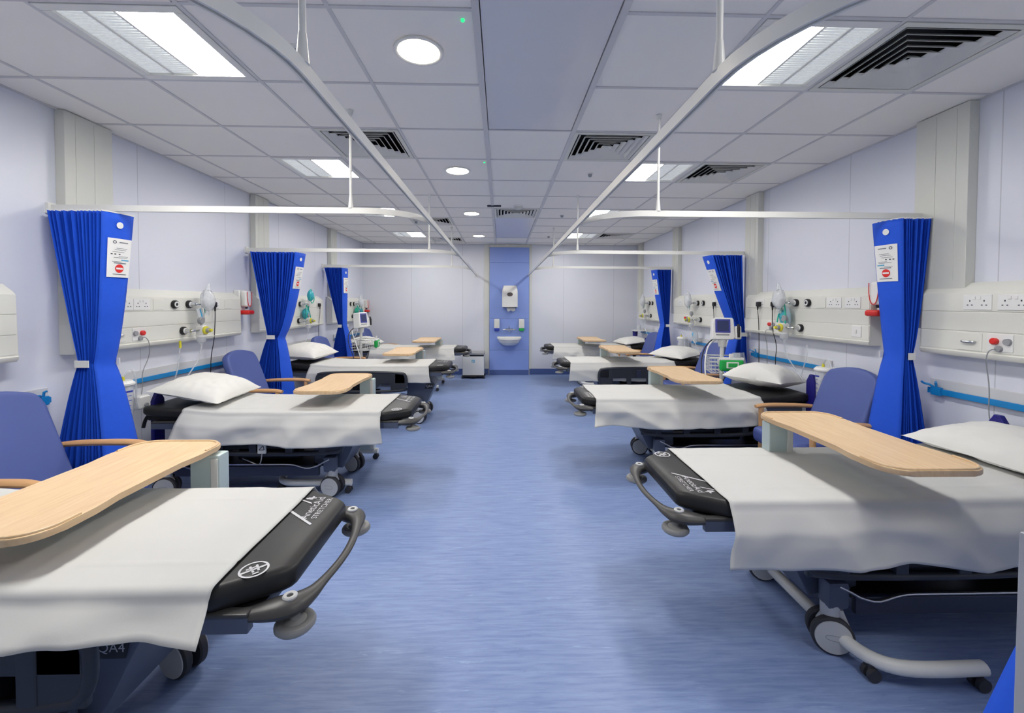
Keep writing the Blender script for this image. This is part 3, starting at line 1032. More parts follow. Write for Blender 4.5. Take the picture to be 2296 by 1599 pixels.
def head_post(key, xw, yw, ztop, label=None):
    r, yc, zt2, xf = BEDS[key]
    sg = 1 if key[0] == 'L' else -1
    w = 0.05
    pb = MB().prism([(-w, 0.36), (-w, ztop - 0.06), (-0.015, ztop), (0.015, ztop), (w, ztop - 0.055), (w, 0.36)], -0.016, 0.016, 0.008, 2, T((xw - xf) * sg, (yw - yc) * sg, 0) @ Matrix(((0, 0, 1, 0), (1, 0, 0, 0), (0, 1, 0, 0), (0, 0, 0, 1))))
    part('head_post', pb, 'navy', r)
head_post(('L', 1), -2.58, 3.235, 0.775)
head_post(('R', 0), 2.68, 2.19, 0.862)
head_post(('R', 1), 2.63, 3.49, 0.862)
head_post(('R', 2), 2.60, 5.38, 0.836)
head_post(('R', 3), 2.60, 7.50, 0.85)

# ---------------------------------------------------------------- sheets and pillows
def sheet(side, i, xa, xb, dn, df, label, seed, flare=0.042, fk=1.0):
    """xa foot edge, xb head edge (bed local), dn / df drop towards / away from the viewer"""
    r, yc, ztop, xf = BEDS[(side, i)]
    sgn = 1 if side == 'L' else -1          # local y * sgn = world y
    off = Vector((seed * 13.7, seed * 5.1, 0))
    rw, rr = 0.322, 0.022
    arc = rr * PI / 2
    flat = rw - rr
    total_n, total_f = flat + arc + dn, flat + arc + df
    NU, NV = 96, 84
    def fn(u, v):
        sarc = lerp(-total_n, total_f, u)    # negative = viewer side
        x = lerp(xa, xb, v)
        hem_wob = 0.036 * noise.noise(Vector((x * 2.3, seed, sarc > 0))) + 0.008 * noise.noise(Vector((x * 9.0, seed + 4, 0)))
        a = abs(sarc)
        sg = -1 if sarc < 0 else 1
        drop = dn if sarc < 0 else df
        if a <= flat:
            y, z, hang = a, 0.0, 0.0
        elif a <= flat + arc:
            th = (a - flat) / rr
            y, z, hang = flat + rr * math.sin(th), -rr * (1 - math.cos(th)), 0.0
        else:
            h = (a - flat - arc)
            q = h / max(drop, 1e-3)
            h *= 1 + hem_wob * 3.0 * q
            hang = q
            fold = (0.22 - abs(noise.noise(Vector((x * 2.2 + h * 3.4 + off.x, h * 1.6, seed))))) * 0.12 + noise.noise(Vector((x * 6.5 - h * 6 + off.x, h * 3.2 + x * 1.5, seed + 9))) * 0.02
            fold *= fk
            k_ = min(1.0, h / 0.075)
            y = rw + 0.034 * k_ + 0.004 * min(1, h / 0.02) + max(0.0, 0.008 * k_ + flare * q ** 1.3 + fold * min(1, q * 1.6))
            z = -rr - h
        # soft wrinkles
        wr = 0.004 * noise.noise(Vector((x * 5 + off.x, sarc * 6, seed))) + 0.0022 * noise.noise(Vector((x * 14, sarc * 9 + off.y, seed)))
        cre = 0.003 * math.exp(-((a - 0.2) / 0.006) ** 2) if hang == 0 else 0.0
        x2 = x
        if hang > 0:
            x2 += 0.035 * hang * (1 - 2 * v) * (1 if v < 0.15 or v > 0.85 else 0.3) + 0.01 * noise.noise(Vector((sarc * 6, x * 3, seed)))
        else:
            x2 += 0.006 * noise.noise(Vector((sarc * 4, seed, 0)))
        zz = ztop + 0.0045 + bend(x) + z + wr + cre
        return Vector((x2, sg * y * sgn if True else 0, zz))
    mb = MB().grid(fn, NU, NV)
    loc, rz = ((xf, yc, 0), 0.0) if side == 'L' else ((xf, yc, 0), PI)
    o = solo('bed_sheet', mb, 'sheet', loc, rz, label, 'bed sheet', 'white bed sheets')
    m = o.modifiers.new('cloth_thickness', 'SOLIDIFY')
    m.thickness = 0.0016
    m.offset = 1.0
    return o

def pillow(side, i, lx, dy, rot, label, seed, L=0.66, W=0.46, H=0.085, tilt=0.12, roll=0.0, pinch=0.10, lift=0.0):
    r, yc, ztop, xf = BEDS[(side, i)]
    def surf(sign):
        def fn(u, v):
            a, b = u * 2 - 1, v * 2 - 1
            k = (max(0, 1 - abs(a) ** 2.6) ** 0.6) * (max(0, 1 - abs(b) ** 2.6) ** 0.6)
            pin = 1 - pinch * (1 - (abs(a) * abs(b)))
            x = b * W / 2 * (1 - pinch * (1 - a * a) * 0.0) * (1 - pinch * 0.55 * (1 - abs(a) ** 2) * abs(b))
            y = a * L / 2 * (1 - pinch * 0.55 * (1 - abs(b) ** 2) * abs(a))
            edge = max(abs(a), abs(b))
            wr = 0.010 * noise.noise(Vector((a * 2.2 + seed, b * 2.2, sign))) + 0.006 * noise.noise(Vector((a * 6 + seed, b * 6, sign))) * (0.4 + edge)
            h = H * k * (1.0 if sign > 0 else 0.45)
            return Vector((x, y, sign * h + wr * (k ** 0.4 if k > 0 else 0)))
        return fn
    mb = MB()
    N = 40
    mb.grid(surf(1), N, N)
    mb.grid(surf(-1), N, N)
    bmesh.ops.remove_doubles(mb.bm, verts=mb.bm.verts, dist=0.0008)
    s = 1 if side == 'L' else -1
    px = xf + lx * s
    z = ztop + bend(lx) + H * 0.45 + 0.012 + lift
    o = solo('pillow', mb, 'pillow', (px, yc + dy, z), 0, label, 'pillow', 'white pillows')
    o.rotation_euler = (roll, tilt * s, rot)
    return o

for (side, i), a in {
    ('L', 0): (-0.165, -1.62, 0.058, 0.16, 'white sheet over the front left bed, hanging into the bottom left corner'),
    ('L', 1): (-0.20, -1.63, 0.20, 0.20, 'white sheet over the second left bed, hanging below its mattress'),
    ('L', 2): (-0.225, -1.62, 0.17, 0.18, 'white sheet over the third left bed'),
    ('L', 3): (-0.19, -1.60, 0.18, 0.18, 'white sheet over the farthest left bed, beside the waste bin'),
    ('R', 0): (-0.165, -1.72, 0.20, 0.18, 'white sheet over the front right bed, hanging with big soft folds'),
    ('R', 1): (-0.10, -1.50, 0.20, 0.2, 'white sheet over the second right bed, under the overbed table'),
    ('R', 2): (-0.115, -1.50, 0.22, 0.2, 'white sheet over the third right bed'),
    ('R', 3): (-0.125, -1.50, 0.2, 0.2, 'white sheet over the farthest right bed')}.items():
    sheet(side, i, a[0], a[1], a[2], a[3], a[4], 3 + i * 2 + (7 if side == 'R' else 0), 0.01 if i == 2 else 0.042, 0.3 if i == 2 else 1.0)

pillow('L', 1, -1.66, 0.02, 0.06, 'white pillow at the head of the second left bed', 2.1, tilt=0.20, H=0.11, L=0.64, W=0.50, lift=0.02)
pillow('L', 2, -1.80, 0.0, -0.05, 'plump white pillow at the head of the third left bed', 3.7, H=0.135, tilt=0.05, W=0.52, lift=0.005)
pillow('L', 3, -1.76, 0.0, 0.02, 'white pillow on the farthest left bed, behind the patient monitor', 4.4)
pillow('R', 0, -1.76, 0.02, 0.05, 'large white pillow at the right edge on the front right bed', 5.2, H=0.09, L=0.68, W=0.48)
pillow('R', 1, -1.73, 0.02, 0.50, 'white pillow with pointed corners on the second right bed', 6.8, H=0.14, lift=0.01, W=0.46, L=0.54, tilt=-0.05, pinch=0.2)
pillow('R', 2, -1.66, 0.0, 0.35, 'plump white pillow on the third right bed', 7.4, H=0.10, W=0.46, pinch=0.16)
pillow('R', 3, -1.60, 0.0, 0.1, 'white pillow on the farthest right bed', 8.9, H=0.08)

# ================================================================ OVERBED TABLES
def table(side, i, x, y, ztop, label, rot=0.0):
    """x, y = centre of the top; the column stands at the far end"""
    t = thing('overbed_table', (x, y, 0), rot, label, 'overbed table', 'wheeled overbed tables')
    L, W = 0.415, 0.195
    pts = []
    def wv(q):
        e = min(1.0, max(0.0, (abs(q) - 0.36) / 0.16))
        return W - 0.014 * (1 - e * e * (3 - 2 * e))
    n = 14
    right = []
    for j in range(n + 1):
        q = lerp(-0.78, 0.78, j / n)
        right.append((wv(q), q * L))
    def corner(cx, cy, r, a0, a1, m=7):
        return [(cx + r * math.cos(lerp(a0, a1, k / m)), cy + r * math.sin(lerp(a0, a1, k / m))) for k in range(m + 1)]
    rc = 0.085
    we = W
    poly = right + corner(we - rc, L - rc, rc, 0.1, PI / 2) + corner(-we + rc, L - rc, rc, PI / 2, PI - 0.1)
    poly += [(-p[0], p[1]) for p in right[::-1]]
    poly += corner(-we + rc, -L + rc, rc, PI + 0.1, 1.5 * PI) + corner(we - rc, -L + rc, rc, 1.5 * PI, 2 * PI - 0.1)
    tp = part('table_top', MB().prism(poly, ztop - 0.022, ztop, 0.005, 2), 'wood', t)
    for sy in (-1, 1):
        rim = MB()
        k = 0 if sy > 0 else len(poly) // 2
        e = [p for p in poly[k:] + poly[:k] if p[1] * sy > L * 0.66]
        rim.tube([(p[0] * 0.955, p[1] * 0.978, ztop + 0.0015) for p in e], 0.005, 8)
        part('raised_lip', rim, 'wood', tp)
    part('top_support', MB().box((-0.11, -0.28, ztop - 0.042), (0.11, 0.36, ztop - 0.0225), 0.005), 'table_metal', t)
    cx = 0.15 if side == 'L' else -0.105
    part('column', MB().box((cx - 0.065, 0.315, 0.09), (cx + 0.065, 0.385, ztop - 0.035), 0.008), 'table_metal', t)
    part('column_track', MB().box((cx + 0.03, 0.309, 0.10), (cx + 0.06, 0.3145, ztop - 0.05), 0.002), 'white_metal', t)
    bs = MB()
    zf = 0.075
    if side == 'L':
        a, b, y0, y1 = -0.34, 0.245, -0.36, 0.345
    else:
        a, b, y0, y1 = -0.19, 0.235, -0.36, 0.35
    R = 0.14
    bs.tube([(b, y1, zf), (a + 0.05, y1, zf), (a, y1 - 0.06, zf), (a, 0, zf), (a, y0 + R * 0.9, zf), (a + 0.05, y0 + 0.03, zf), (a + R + 0.02, y0, zf), (b, y0 + 0.005, zf)], 0.026, 12, smooth=2)
    part('base_tube', bs, 'white_metal', t)
    for px, py in ((b - 0.02, y0), (a + 0.03, y0 + 0.05), (b - 0.02, y1), (a + 0.03, y1 - 0.03)):
        cb_ = MB()
        for s in (-1, 1):
            cb_.lathe([(0, -0.008), (0.025, -0.008), (0.025, 0.008), (0, 0.008)], 16, T(px, py + s * 0.014, 0.025) @ RX(PI / 2))
        cb_.cyl((px, py, 0.03), (px, py, 0.06), 0.012)
        part('caster', cb_, 'tyre', t)
    return t
TB = {('L', 0): (-1.455, 1.57, 0.81, 'beech-topped overbed table across the front left bed'),
      ('L', 1): (-1.385, 3.60, 0.785, 'beech-topped overbed table across the second left bed'),
      ('L', 2): (-1.285, 5.66, 0.82, 'beech-topped overbed table across the third left bed'),
      ('L', 3): (-1.27, 7.35, 0.825, 'beech-topped overbed table across the farthest left bed'),
      ('R', 0): (1.60, 1.88, 0.855, 'beech-topped overbed table across the front right bed'),
      ('R', 1): (1.64, 3.78, 0.825, 'beech-topped overbed table across the second right bed'),
      ('R', 2): (1.63, 5.80, 0.835, 'beech-topped overbed table across the third right bed'),
      ('R', 3): (1.62, 7.55, 0.825, 'beech-topped overbed table across the farthest right bed')}
for (side, i), a in TB.items():
    table(side, i, a[0], a[1], a[2], a[3])

# ================================================================ ARMCHAIRS (local +x = facing the aisle)
def make_chair(label):
    t = thing('armchair', (0, 0, 0), 0, label, 'armchair', 'blue vinyl bedside armchairs')
    def back(u, v):
        a = u * 2 - 1
        zz = lerp(0.40, 0.93, v)
        w = lerp(0.262, 0.25, v)
        if v > 0.84:
            w *= 1 - 0.12 * ((v - 0.84) / 0.16) ** 2
        x = lerp(-0.17, -0.36, v) - 0.0 + 0.045 * (a * a)
        top = 0.035 * (1 - a * a) * v
        return Vector((x, a * w, zz + top))
    bb = MB().grid(back, 16, 14)
    o = part('backrest', bb, 'chair', t)
    m = o.modifiers.new('padding', 'SOLIDIFY')
    m.thickness = 0.06
    m.offset = -1.0
    bv = o.modifiers.new('soft_edges', 'BEVEL')
    bv.width = 0.02
    bv.segments = 3
    part('seat', MB().box((-0.20, -0.245, 0.36), (0.34, 0.245, 0.48), 0.04, 4), 'chair', t)
    for s in (-1, 1):
        y = s * 0.285
        part('armrest', MB().tube([(-0.24, y, 0.615), (-0.12, y, 0.628), (0.08, y, 0.632), (0.22, y, 0.630), (0.28, y, 0.620)], [0.02, 0.024, 0.026, 0.026, 0.02], 12, squash=0.72, smooth=2), 'beech', t)
        part('front_leg', MB().tube([(0.235, y, 0.615), (0.23, y, 0.4), (0.245, y, 0.0)], [0.02, 0.021, 0.016], 10), 'beech', t)
        part('rear_leg', MB().tube([(-0.33, y, 0.72), (-0.22, y, 0.60), (-0.20, y, 0.40), (-0.30, y, 0.0)], [0.014, 0.021, 0.021, 0.016], 10), 'beech', t)
        part('side_stretcher', MB().tube([(-0.21, y, 0.33), (0.23, y, 0.33)], 0.016, 10), 'beech', t)
    part('front_stretcher', MB().tube([(0.23, -0.28, 0.34), (0.23, 0.28, 0.34)], 0.016, 10), 'beech', t)
    return t
ch0 = None
for side, y, x, lab in (('L', 2.23, -2.35, 'blue armchair between the front and second beds on the left, cut by the left edge'),
                        ('L', 4.26, -2.31, 'blue armchair behind the pillow of the second left bed'),
                        ('L', 6.09, -2.30, 'blue armchair behind the pillow of the third left bed'),
                        ('L', 8.16, -2.31, 'blue armchair in the far left corner behind the patient monitor'),
                        ('R', 3.09, 2.36, 'blue armchair behind the nearest right curtain, next to the front right table'),
                        ('R', 5.14, 2.36, 'blue armchair behind the patient monitor in the right row'),
                        ('R', 7.14, 2.33, 'blue armchair behind the farthest right curtain')):
    rz = 0.0 if side == 'L' else PI
    if ch0 is None:
        ch0 = make_chair(lab)
        ch0.location = (x, y, 0)
        ch0.rotation_euler = (0, 0, rz)
    else:
        dup(ch0, (x, y, 0), rz, lab)

# ================================================================ BEDHEAD TRUNKING UNITS
def trunk(side, i, y0, y1, zb, items, label):
    yc, L = (y0 + y1) / 2, y1 - y0
    loc, rz = at_wall(side, yc, zb)
    s = 1 if side == 'L' else -1
    t = thing('bedhead_unit', loc, rz, label, 'wall unit', 'off-white bedhead service units')
    H = 0.405
    D = 0.098
    prof = [(0.001, 0.0), (D - 0.01, 0.0), (D, 0.012), (D + 0.004, 0.028), (D - 0.006, 0.034), (D - 0.008, H - 0.03), (D - 0.03, H - 0.008), (0.02, H + 0.03), (0.001, H + 0.03)]
    part('housing', MB().prism(prof, -L / 2, L / 2, 0.003, 2, Matrix(((1, 0, 0, 0), (0, 0, 1, 0), (0, 1, 0, 0), (0, 0, 0, 1)))), 'trunk', t)
    DF = D - 0.008
    for z0, z1 in ((0.040, 0.147), (0.153, 0.261), (0.267, 0.372)):
        part('cover_panel', MB().box((DF - 0.004, -L / 2 + 0.006, z0), (DF + 0.005, L / 2 - 0.006, z1), 0.0015), 'trunk', t)
    F = DF + 0.005
    for it in items:
        kind, yw = it[0], it[1]
        ly = s * (yw - yc)
        if kind == 'socket':
            z = 0.318
            p = part('socket_plate', MB().box((F - 0.001, ly - 0.072, z - 0.043), (F + 0.005, ly + 0.072, z + 0.043), 0.003), 'white_plastic', t)
            hb_ = MB()
            for cy in (-0.036, 0.036):
                hb_.box((F + 0.0045, ly + cy - 0.003, z + 0.004), (F + 0.0056, ly + cy + 0.003, z + 0.013))
                for e in (-0.011, 0.011):
                    hb_.box((F + 0.0045, ly + cy + e - 0.004, z - 0.018), (F + 0.0056, ly + cy + e + 0.004, z - 0.013))
            part('socket_holes', hb_, 'ink_dark', p)
            for cy in (-0.014, 0.014):
                part('rocker_switch', MB().box((F + 0.004, ly + cy - 0.007, z + 0.016), (F + 0.009, ly + cy + 0.007, z + 0.034), 0.002), 'white_plastic', p)
        elif kind == 'outlet':
            z = it[2] if len(it) > 2 else 0.318
            mx = T(F, ly, z) @ RY(PI / 2)
            p = part('gas_outlet', MB().lathe([(0, 0), (0.034, 0), (0.034, 0.018), (0.030, 0.024), (0, 0.024)], 26, mx), 'black', t)
            part('outlet_ring', MB().lathe([(0.013, 0.020), (0.025, 0.020), (0.024, 0.028), (0.014, 0.028), (0.013, 0.020)], 26, mx), 'white_plastic', p)
        elif kind == 'call':
            z = it[2] if len(it) > 2 else 0.105
            p = part('call_plate', MB().box((F - 0.001, ly - 0.06, z - 0.055), (F + 0.004, ly + 0.06, z + 0.04), 0.003), 'white_plastic', t)
            d = -s
            part('red_button', MB().lathe([(0, 0), (0.018, 0), (0.018, 0.016), (0.012, 0.022), (0, 0.022)], 20, T(F + 0.004, ly - d * 0.02, z) @ RY(PI / 2)), 'red', p, label='round red call button')
            part('grey_knob', MB().lathe([(0, 0), (0.019, 0), (0.017, 0.012), (0, 0.012)], 20, T(F + 0.004, ly + d * 0.038, z) @ RY(PI / 2)), 'grey', p)
            part('cord_socket', MB().lathe([(0, 0), (0.017, 0), (0.015, 0.014), (0, 0.016)], 20, T(F + 0.004, ly, z - 0.04) @ RY(PI / 2)), 'grey', p)
        elif kind == 'handle':
            z = it[2] if len(it) > 2 else 0.1
            p = part('recess_plate', MB().box((F - 0.001, ly - 0.065, z - 0.05), (F + 0.003, ly + 0.065, z + 0.05), 0.003), 'trunk', t)
            part('grip', MB().tube([(F + 0.003, ly - 0.032, z), (F + 0.016, ly - 0.028, z), (F + 0.018, ly, z), (F + 0.016, ly + 0.028, z), (F + 0.003, ly + 0.032, z)], 0.007, 8, smooth=1), 'steel', p)
        elif kind == 'blank':
            z = 0.318
            part('blank_plate', MB().box((F - 0.001, ly - 0.05, z - 0.043), (F + 0.004, ly + 0.05, z + 0.043), 0.003), 'trunk', t)
        elif kind == 'switch':
            z = 0.1
            p = part('switch_plate', MB().box((F - 0.001, ly - 0.043, z - 0.043), (F + 0.005, ly + 0.043, z + 0.043), 0.003), 'white_plastic', t)
            part('rocker_switch', MB().box((F + 0.004, ly - 0.008, z - 0.014), (F + 0.011, ly + 0.008, z + 0.014), 0.003), 'white_plastic', p)
    return t
ZBL, ZBR = 1.115, 1.150
trunk('L', 0, 0.9, 2.43, ZBL, [('outlet', 1.6), ('socket', 1.2)], 'bedhead service unit cut off by the left edge of the photo')
trunk('L', 1, 2.74, 4.46, ZBL, [('socket', 3.10), ('socket', 3.245), ('blank', 3.40), ('outlet', 3.56), ('outlet', 3.72), ('outlet', 3.65, 0.095), ('call', 3.22), ('handle', 3.045), ('socket', 4.05), ('blank', 4.25)], 'bedhead service unit in the second bay on the left, with red call button and cords')
trunk('L', 2, 4.79, 6.49, ZBL, [('socket', 5.2), ('outlet', 5.585), ('outlet', 5.74), ('outlet', 5.70, 0.095), ('call', 5.3), ('socket', 6.33)], 'bedhead service unit in the third bay on the left, behind the splayed curtain')
trunk('L', 3, 6.83, 8.45, ZBL, [('socket', 7.2), ('outlet', 7.65), ('outlet', 7.81), ('outlet', 7.74, 0.095), ('call', 7.4), ('socket', 8.2)], 'bedhead service unit in the farthest bay on the left')
trunk('R', 0, 1.0, 2.655, ZBR, [('socket', 2.33), ('socket', 2.16), ('call', 2.215), ('handle', 2.366, 0.092), ('outlet', 1.6)], 'bedhead service unit at the right edge of the photo, with red call button')
trunk('R', 1, 3.03, 4.61, ZBR, [('socket', 3.18), ('socket', 3.36), ('blank', 3.5), ('outlet', 3.65), ('outlet', 3.80), ('outlet', 3.735, 0.092), ('call', 4.15), ('socket', 4.10), ('socket', 4.34), ('switch', 3.14)], 'bedhead service unit in the second bay on the right, with two black plugs')
trunk('R', 2, 5.03, 6.55, ZBR, [('socket', 5.25), ('outlet', 5.573), ('outlet', 5.726), ('outlet', 5.645, 0.092), ('call', 6.09), ('socket', 6.3)], 'bedhead service unit in the third bay on the right')
trunk('R', 3, 6.98, 8.24, ZBR, [('socket', 7.2), ('outlet', 7.465), ('outlet', 7.601), ('outlet', 7.54, 0.092)], 'bedhead service unit in the farthest bay on the right')

# ================================================================ BLUE EQUIPMENT RAILS
for side, z, spans in (('L', 0.850, [(1.0, 2.66), (3.14, 4.62), (5.1, 6.62), (7.1, 8.5)]), ('R', 0.905, [(0.9, 2.66), (3.48, 4.60), (5.05, 6.06), (6.95, 8.3)])):
    for i, (a, b) in enumerate(spans):
        yc = (a + b) / 2
        loc, rz = at_wall(side, yc, z)
        h = (b - a) / 2
        t = thing('equipment_rail', loc, rz, 'bright blue equipment rail on the wall of the %s' % where(side, i), 'wall rail', 'blue wall rails')
        part('backing_board', MB().box((0.001, -h, -0.012), (0.014, h, 0.075), 0.003), 'rail_back', t)
        part('rail', MB().box((0.022, -h, -0.018), (0.032, h, 0.018), 0.003), 'rail_blue', t)
        for q in (-0.8, 0.0, 0.8):
            part('spacer', MB().box((0.012, q * h - 0.02, -0.01), (0.023, q * h + 0.02, 0.01)), 'rail_back', t)
def clamp(side, y, z, label):
    loc, rz = at_wall(side, y, z, 0.0)
    t = thing('rail_clamp', loc, rz, label, 'clamp', 'blue rail clamps')
    part('jaw', MB().box((0.020, -0.03, -0.026), (0.044, 0.03, 0.028), 0.005), 'rail_blue', t)
    part('hook', MB().tube([(0.035, -0.02, 0.025), (0.05, -0.03, 0.04), (0.06, -0.055, 0.042), (0.055, -0.075, 0.05)], 0.007, 8, smooth=1).tube([(0.035, 0.0, 0.026), (0.04, 0.0, 0.055), (0.05, 0.01, 0.06)], 0.007, 8), 'rail_blue', t)
clamp('L', 2.61, 0.85, 'blue clamp at the end of the rail behind the front left armchair')
clamp('R', 2.60, 0.905, 'blue clamp on the rail right of the nearest right curtain')
clamp('R', 4.50, 0.905, 'blue clamp on the rail between the second right curtain and the black cords')

# ================================================================ THINGS ON THE WALL UNITS
def wp(side, y, z, d):
    return (XL + d if side == 'L' else XR - d, y, z)
FACE = 0.093
def cord_thing(side, y, z, pts, label, black=True, r=0.0035):
    loc, rz = at_wall(side, y, z, FACE)
    s = 1 if side == 'L' else -1
    t = thing('power_cord', loc, rz, label, 'power cord', 'plugs and cords on the bedhead units')
    part('plug', MB().box((0.004, -0.026, -0.026), (0.04, 0.026, 0.026), 0.012, 3).cyl((0.03, 0, -0.02), (0.03, 0, -0.06), 0.009, 0.006), 'black', t)
    pp = [(0.03, 0, -0.05)] + [(d, s * (yy - y), zz - z) for yy, zz, d in pts]
    part('cord', MB().tube(pp, r, 8, smooth=2), 'black', t)
    return t
cord_thing('L', 4.02, 1.43, [(4.02, 1.3, 0.03), (4.05, 1.1, 0.0), (4.03, 0.95, -0.02), (4.04, 0.80, -0.03), (4.03, 0.55, -0.04)], 'black plug with straight black cord above the pillow of the second left bed')
cord_thing('L', 6.31, 1.42, [(6.31, 1.3, 0.03), (6.33, 1.1, 0.0), (6.35, 0.9, -0.01), (6.35, 0.7, -0.02)], 'black plug and cord above the pillow of the third left bed')
cord_thing('R', 4.34, 1.455, [(4.34, 1.3, 0.02), (4.37, 1.1, -0.01), (4.40, 0.9, -0.03), (4.40, 0.6, -0.03)], 'black plug and cord in the second right bay, the one nearer the monitor')
cord_thing('R', 4.10, 1.455, [(4.10, 1.35, 0.03), (4.13, 1.2, 0.01), (4.08, 1.05, -0.01), (4.12, 0.9, -0.02), (4.12, 0.6, -0.03)], 'black plug and wavy cord in the second right bay, the one nearer the oxygen mask')
cord_thing('R', 5.26, 1.455, [(5.26, 1.3, 0.02), (5.3, 1.2, 0.0), (5.31, 1.0, 0.0), (5.33, 0.7, 0.0)], 'black plug and cord behind the patient monitor in the third right bay')

def call_cord(side, y, z, pts, label):
    s = 1 if side == 'L' else -1
    loc, rz = at_wall(side, y, z, FACE + 0.012)
    pp = [(0.0, 0, 0)] + [(d, s * (yy - y), zz - z) for yy, zz, d in pts]
    solo('call_cord', MB().tube(pp, 0.0028, 7, smooth=2), 'grey', loc, rz, label, 'cord', 'grey call-button cords')
call_cord('L', 3.215, 1.18, [(3.24, 1.19, 0.03), (3.27, 1.12, 0.03), (3.29, 1.02, 0.0), (3.25, 0.92, -0.02), (3.27, 0.80, -0.03), (3.25, 0.68, -0.04), (3.18, 0.64, -0.03)], 'thin grey cord hanging from the red call button on the left')
call_cord('R', 2.215, 1.213, [(2.235, 1.21, 0.03), (2.25, 1.15, 0.03), (2.25, 1.0, 0.0), (2.27, 0.85, -0.02), (2.26, 0.78, -0.03), (2.25, 0.7, -0.03)], 'thin grey cord hanging from the red call button at the right edge')
call_cord('R', 4.15, 1.20, [(4.18, 1.20, 0.03), (4.21, 1.14, 0.02), (4.20, 1.05, 0.0), (4.23, 0.92, -0.02), (4.24, 0.85, -0.03)], 'thin grey cord hanging from the red call button in the second right bay')

def regulator(side, y, z, sgn, label):
    """suction controller plugged in at y, body offset along the wall"""
    loc, rz = at_wall(side, y, z, FACE + 0.024)
    s = 1 if side == 'L' else -1
    d = s * sgn * 0.105
    t = thing('suction_regulator', loc, rz, label, 'regulator', 'suction regulators with yellow knobs')
    part('probe', MB().cyl((0, 0, 0), (0.05, 0, 0), 0.016).tube([(0.045, 0, 0), (0.06, 0.2 * d, 0), (0.065, d, 0)], 0.009, 10, smooth=1), 'chrome', t)
    part('body', MB().box((0.03, d - 0.03, -0.045), (0.095, d + 0.03, 0.04), 0.012, 3), 'white_plastic', t)
    k = part('dial_ring', MB().lathe([(0, 0), (0.036, 0), (0.036, 0.012), (0.028, 0.016), (0, 0.016)], 24, T(0.095, d, -0.002) @ RY(PI / 2)), 'yellow', t)
    part('knob', MB().lathe([(0, 0.014), (0.022, 0.014), (0.02, 0.04), (0, 0.04)], 20, T(0.095, d, -0.002) @ RY(PI / 2)), 'grey', t)
    part('knob_cap', MB().lathe([(0, 0.04), (0.014, 0.04), (0.012, 0.06), (0, 0.061)], 18, T(0.095, d, -0.002) @ RY(PI / 2)), 'yellow', t)
    part('gauge', MB().lathe([(0, -0.014), (0.03, -0.014), (0.032, 0.008), (0.028, 0.014), (0, 0.014)], 22, T(0.062, d, 0.082) @ RY(PI / 2)).cyl((0.062, d, 0.03), (0.062, d, 0.06), 0.009), 'grey', t)
    part('trap_bottle', MB().lathe([(0, 0.045), (0.03, 0.045), (0.036, 0.03), (0.034, -0.01), (0.014, -0.03), (0.008, -0.05), (0, -0.05)], 20, T(0.062, d, -0.09)), 'clear', t)
    part('bottle_lid', MB().lathe([(0, -0.008), (0.04, -0.008), (0.04, 0.008), (0, 0.008)], 20, T(0.062, d, -0.05)), 'white_plastic', t)
    pts = [(0.062, d, -0.14), (0.055, d - s * 0.02 * sgn, -0.25), (0.03, d - s * 0.10 * sgn, -0.36), (0.02, d - s * 0.20 * sgn, -0.46)]
    part('suction_hose', MB().tube(pts, 0.0055, 8, smooth=2), 'clear', t)
    return t
regulator('L', 3.65, 1.21, 1, 'suction regulator with yellow dial in the second bay on the left')
regulator('L', 5.70, 1.21, 1, 'suction regulator with yellow dial in the third bay on the left')
regulator('R', 3.735, 1.242, 1, 'suction regulator with yellow dial under the teal mask in the second right bay')
regulator('R', 5.645, 1.242, 1, 'suction regulator with yellow dial in the third bay on the right')
regulator('R', 7.54, 1.242, 1, 'suction regulator in the farthest bay on the right')
regulator('L', 7.74, 1.21, 1, 'suction regulator in the farthest bay on the left')

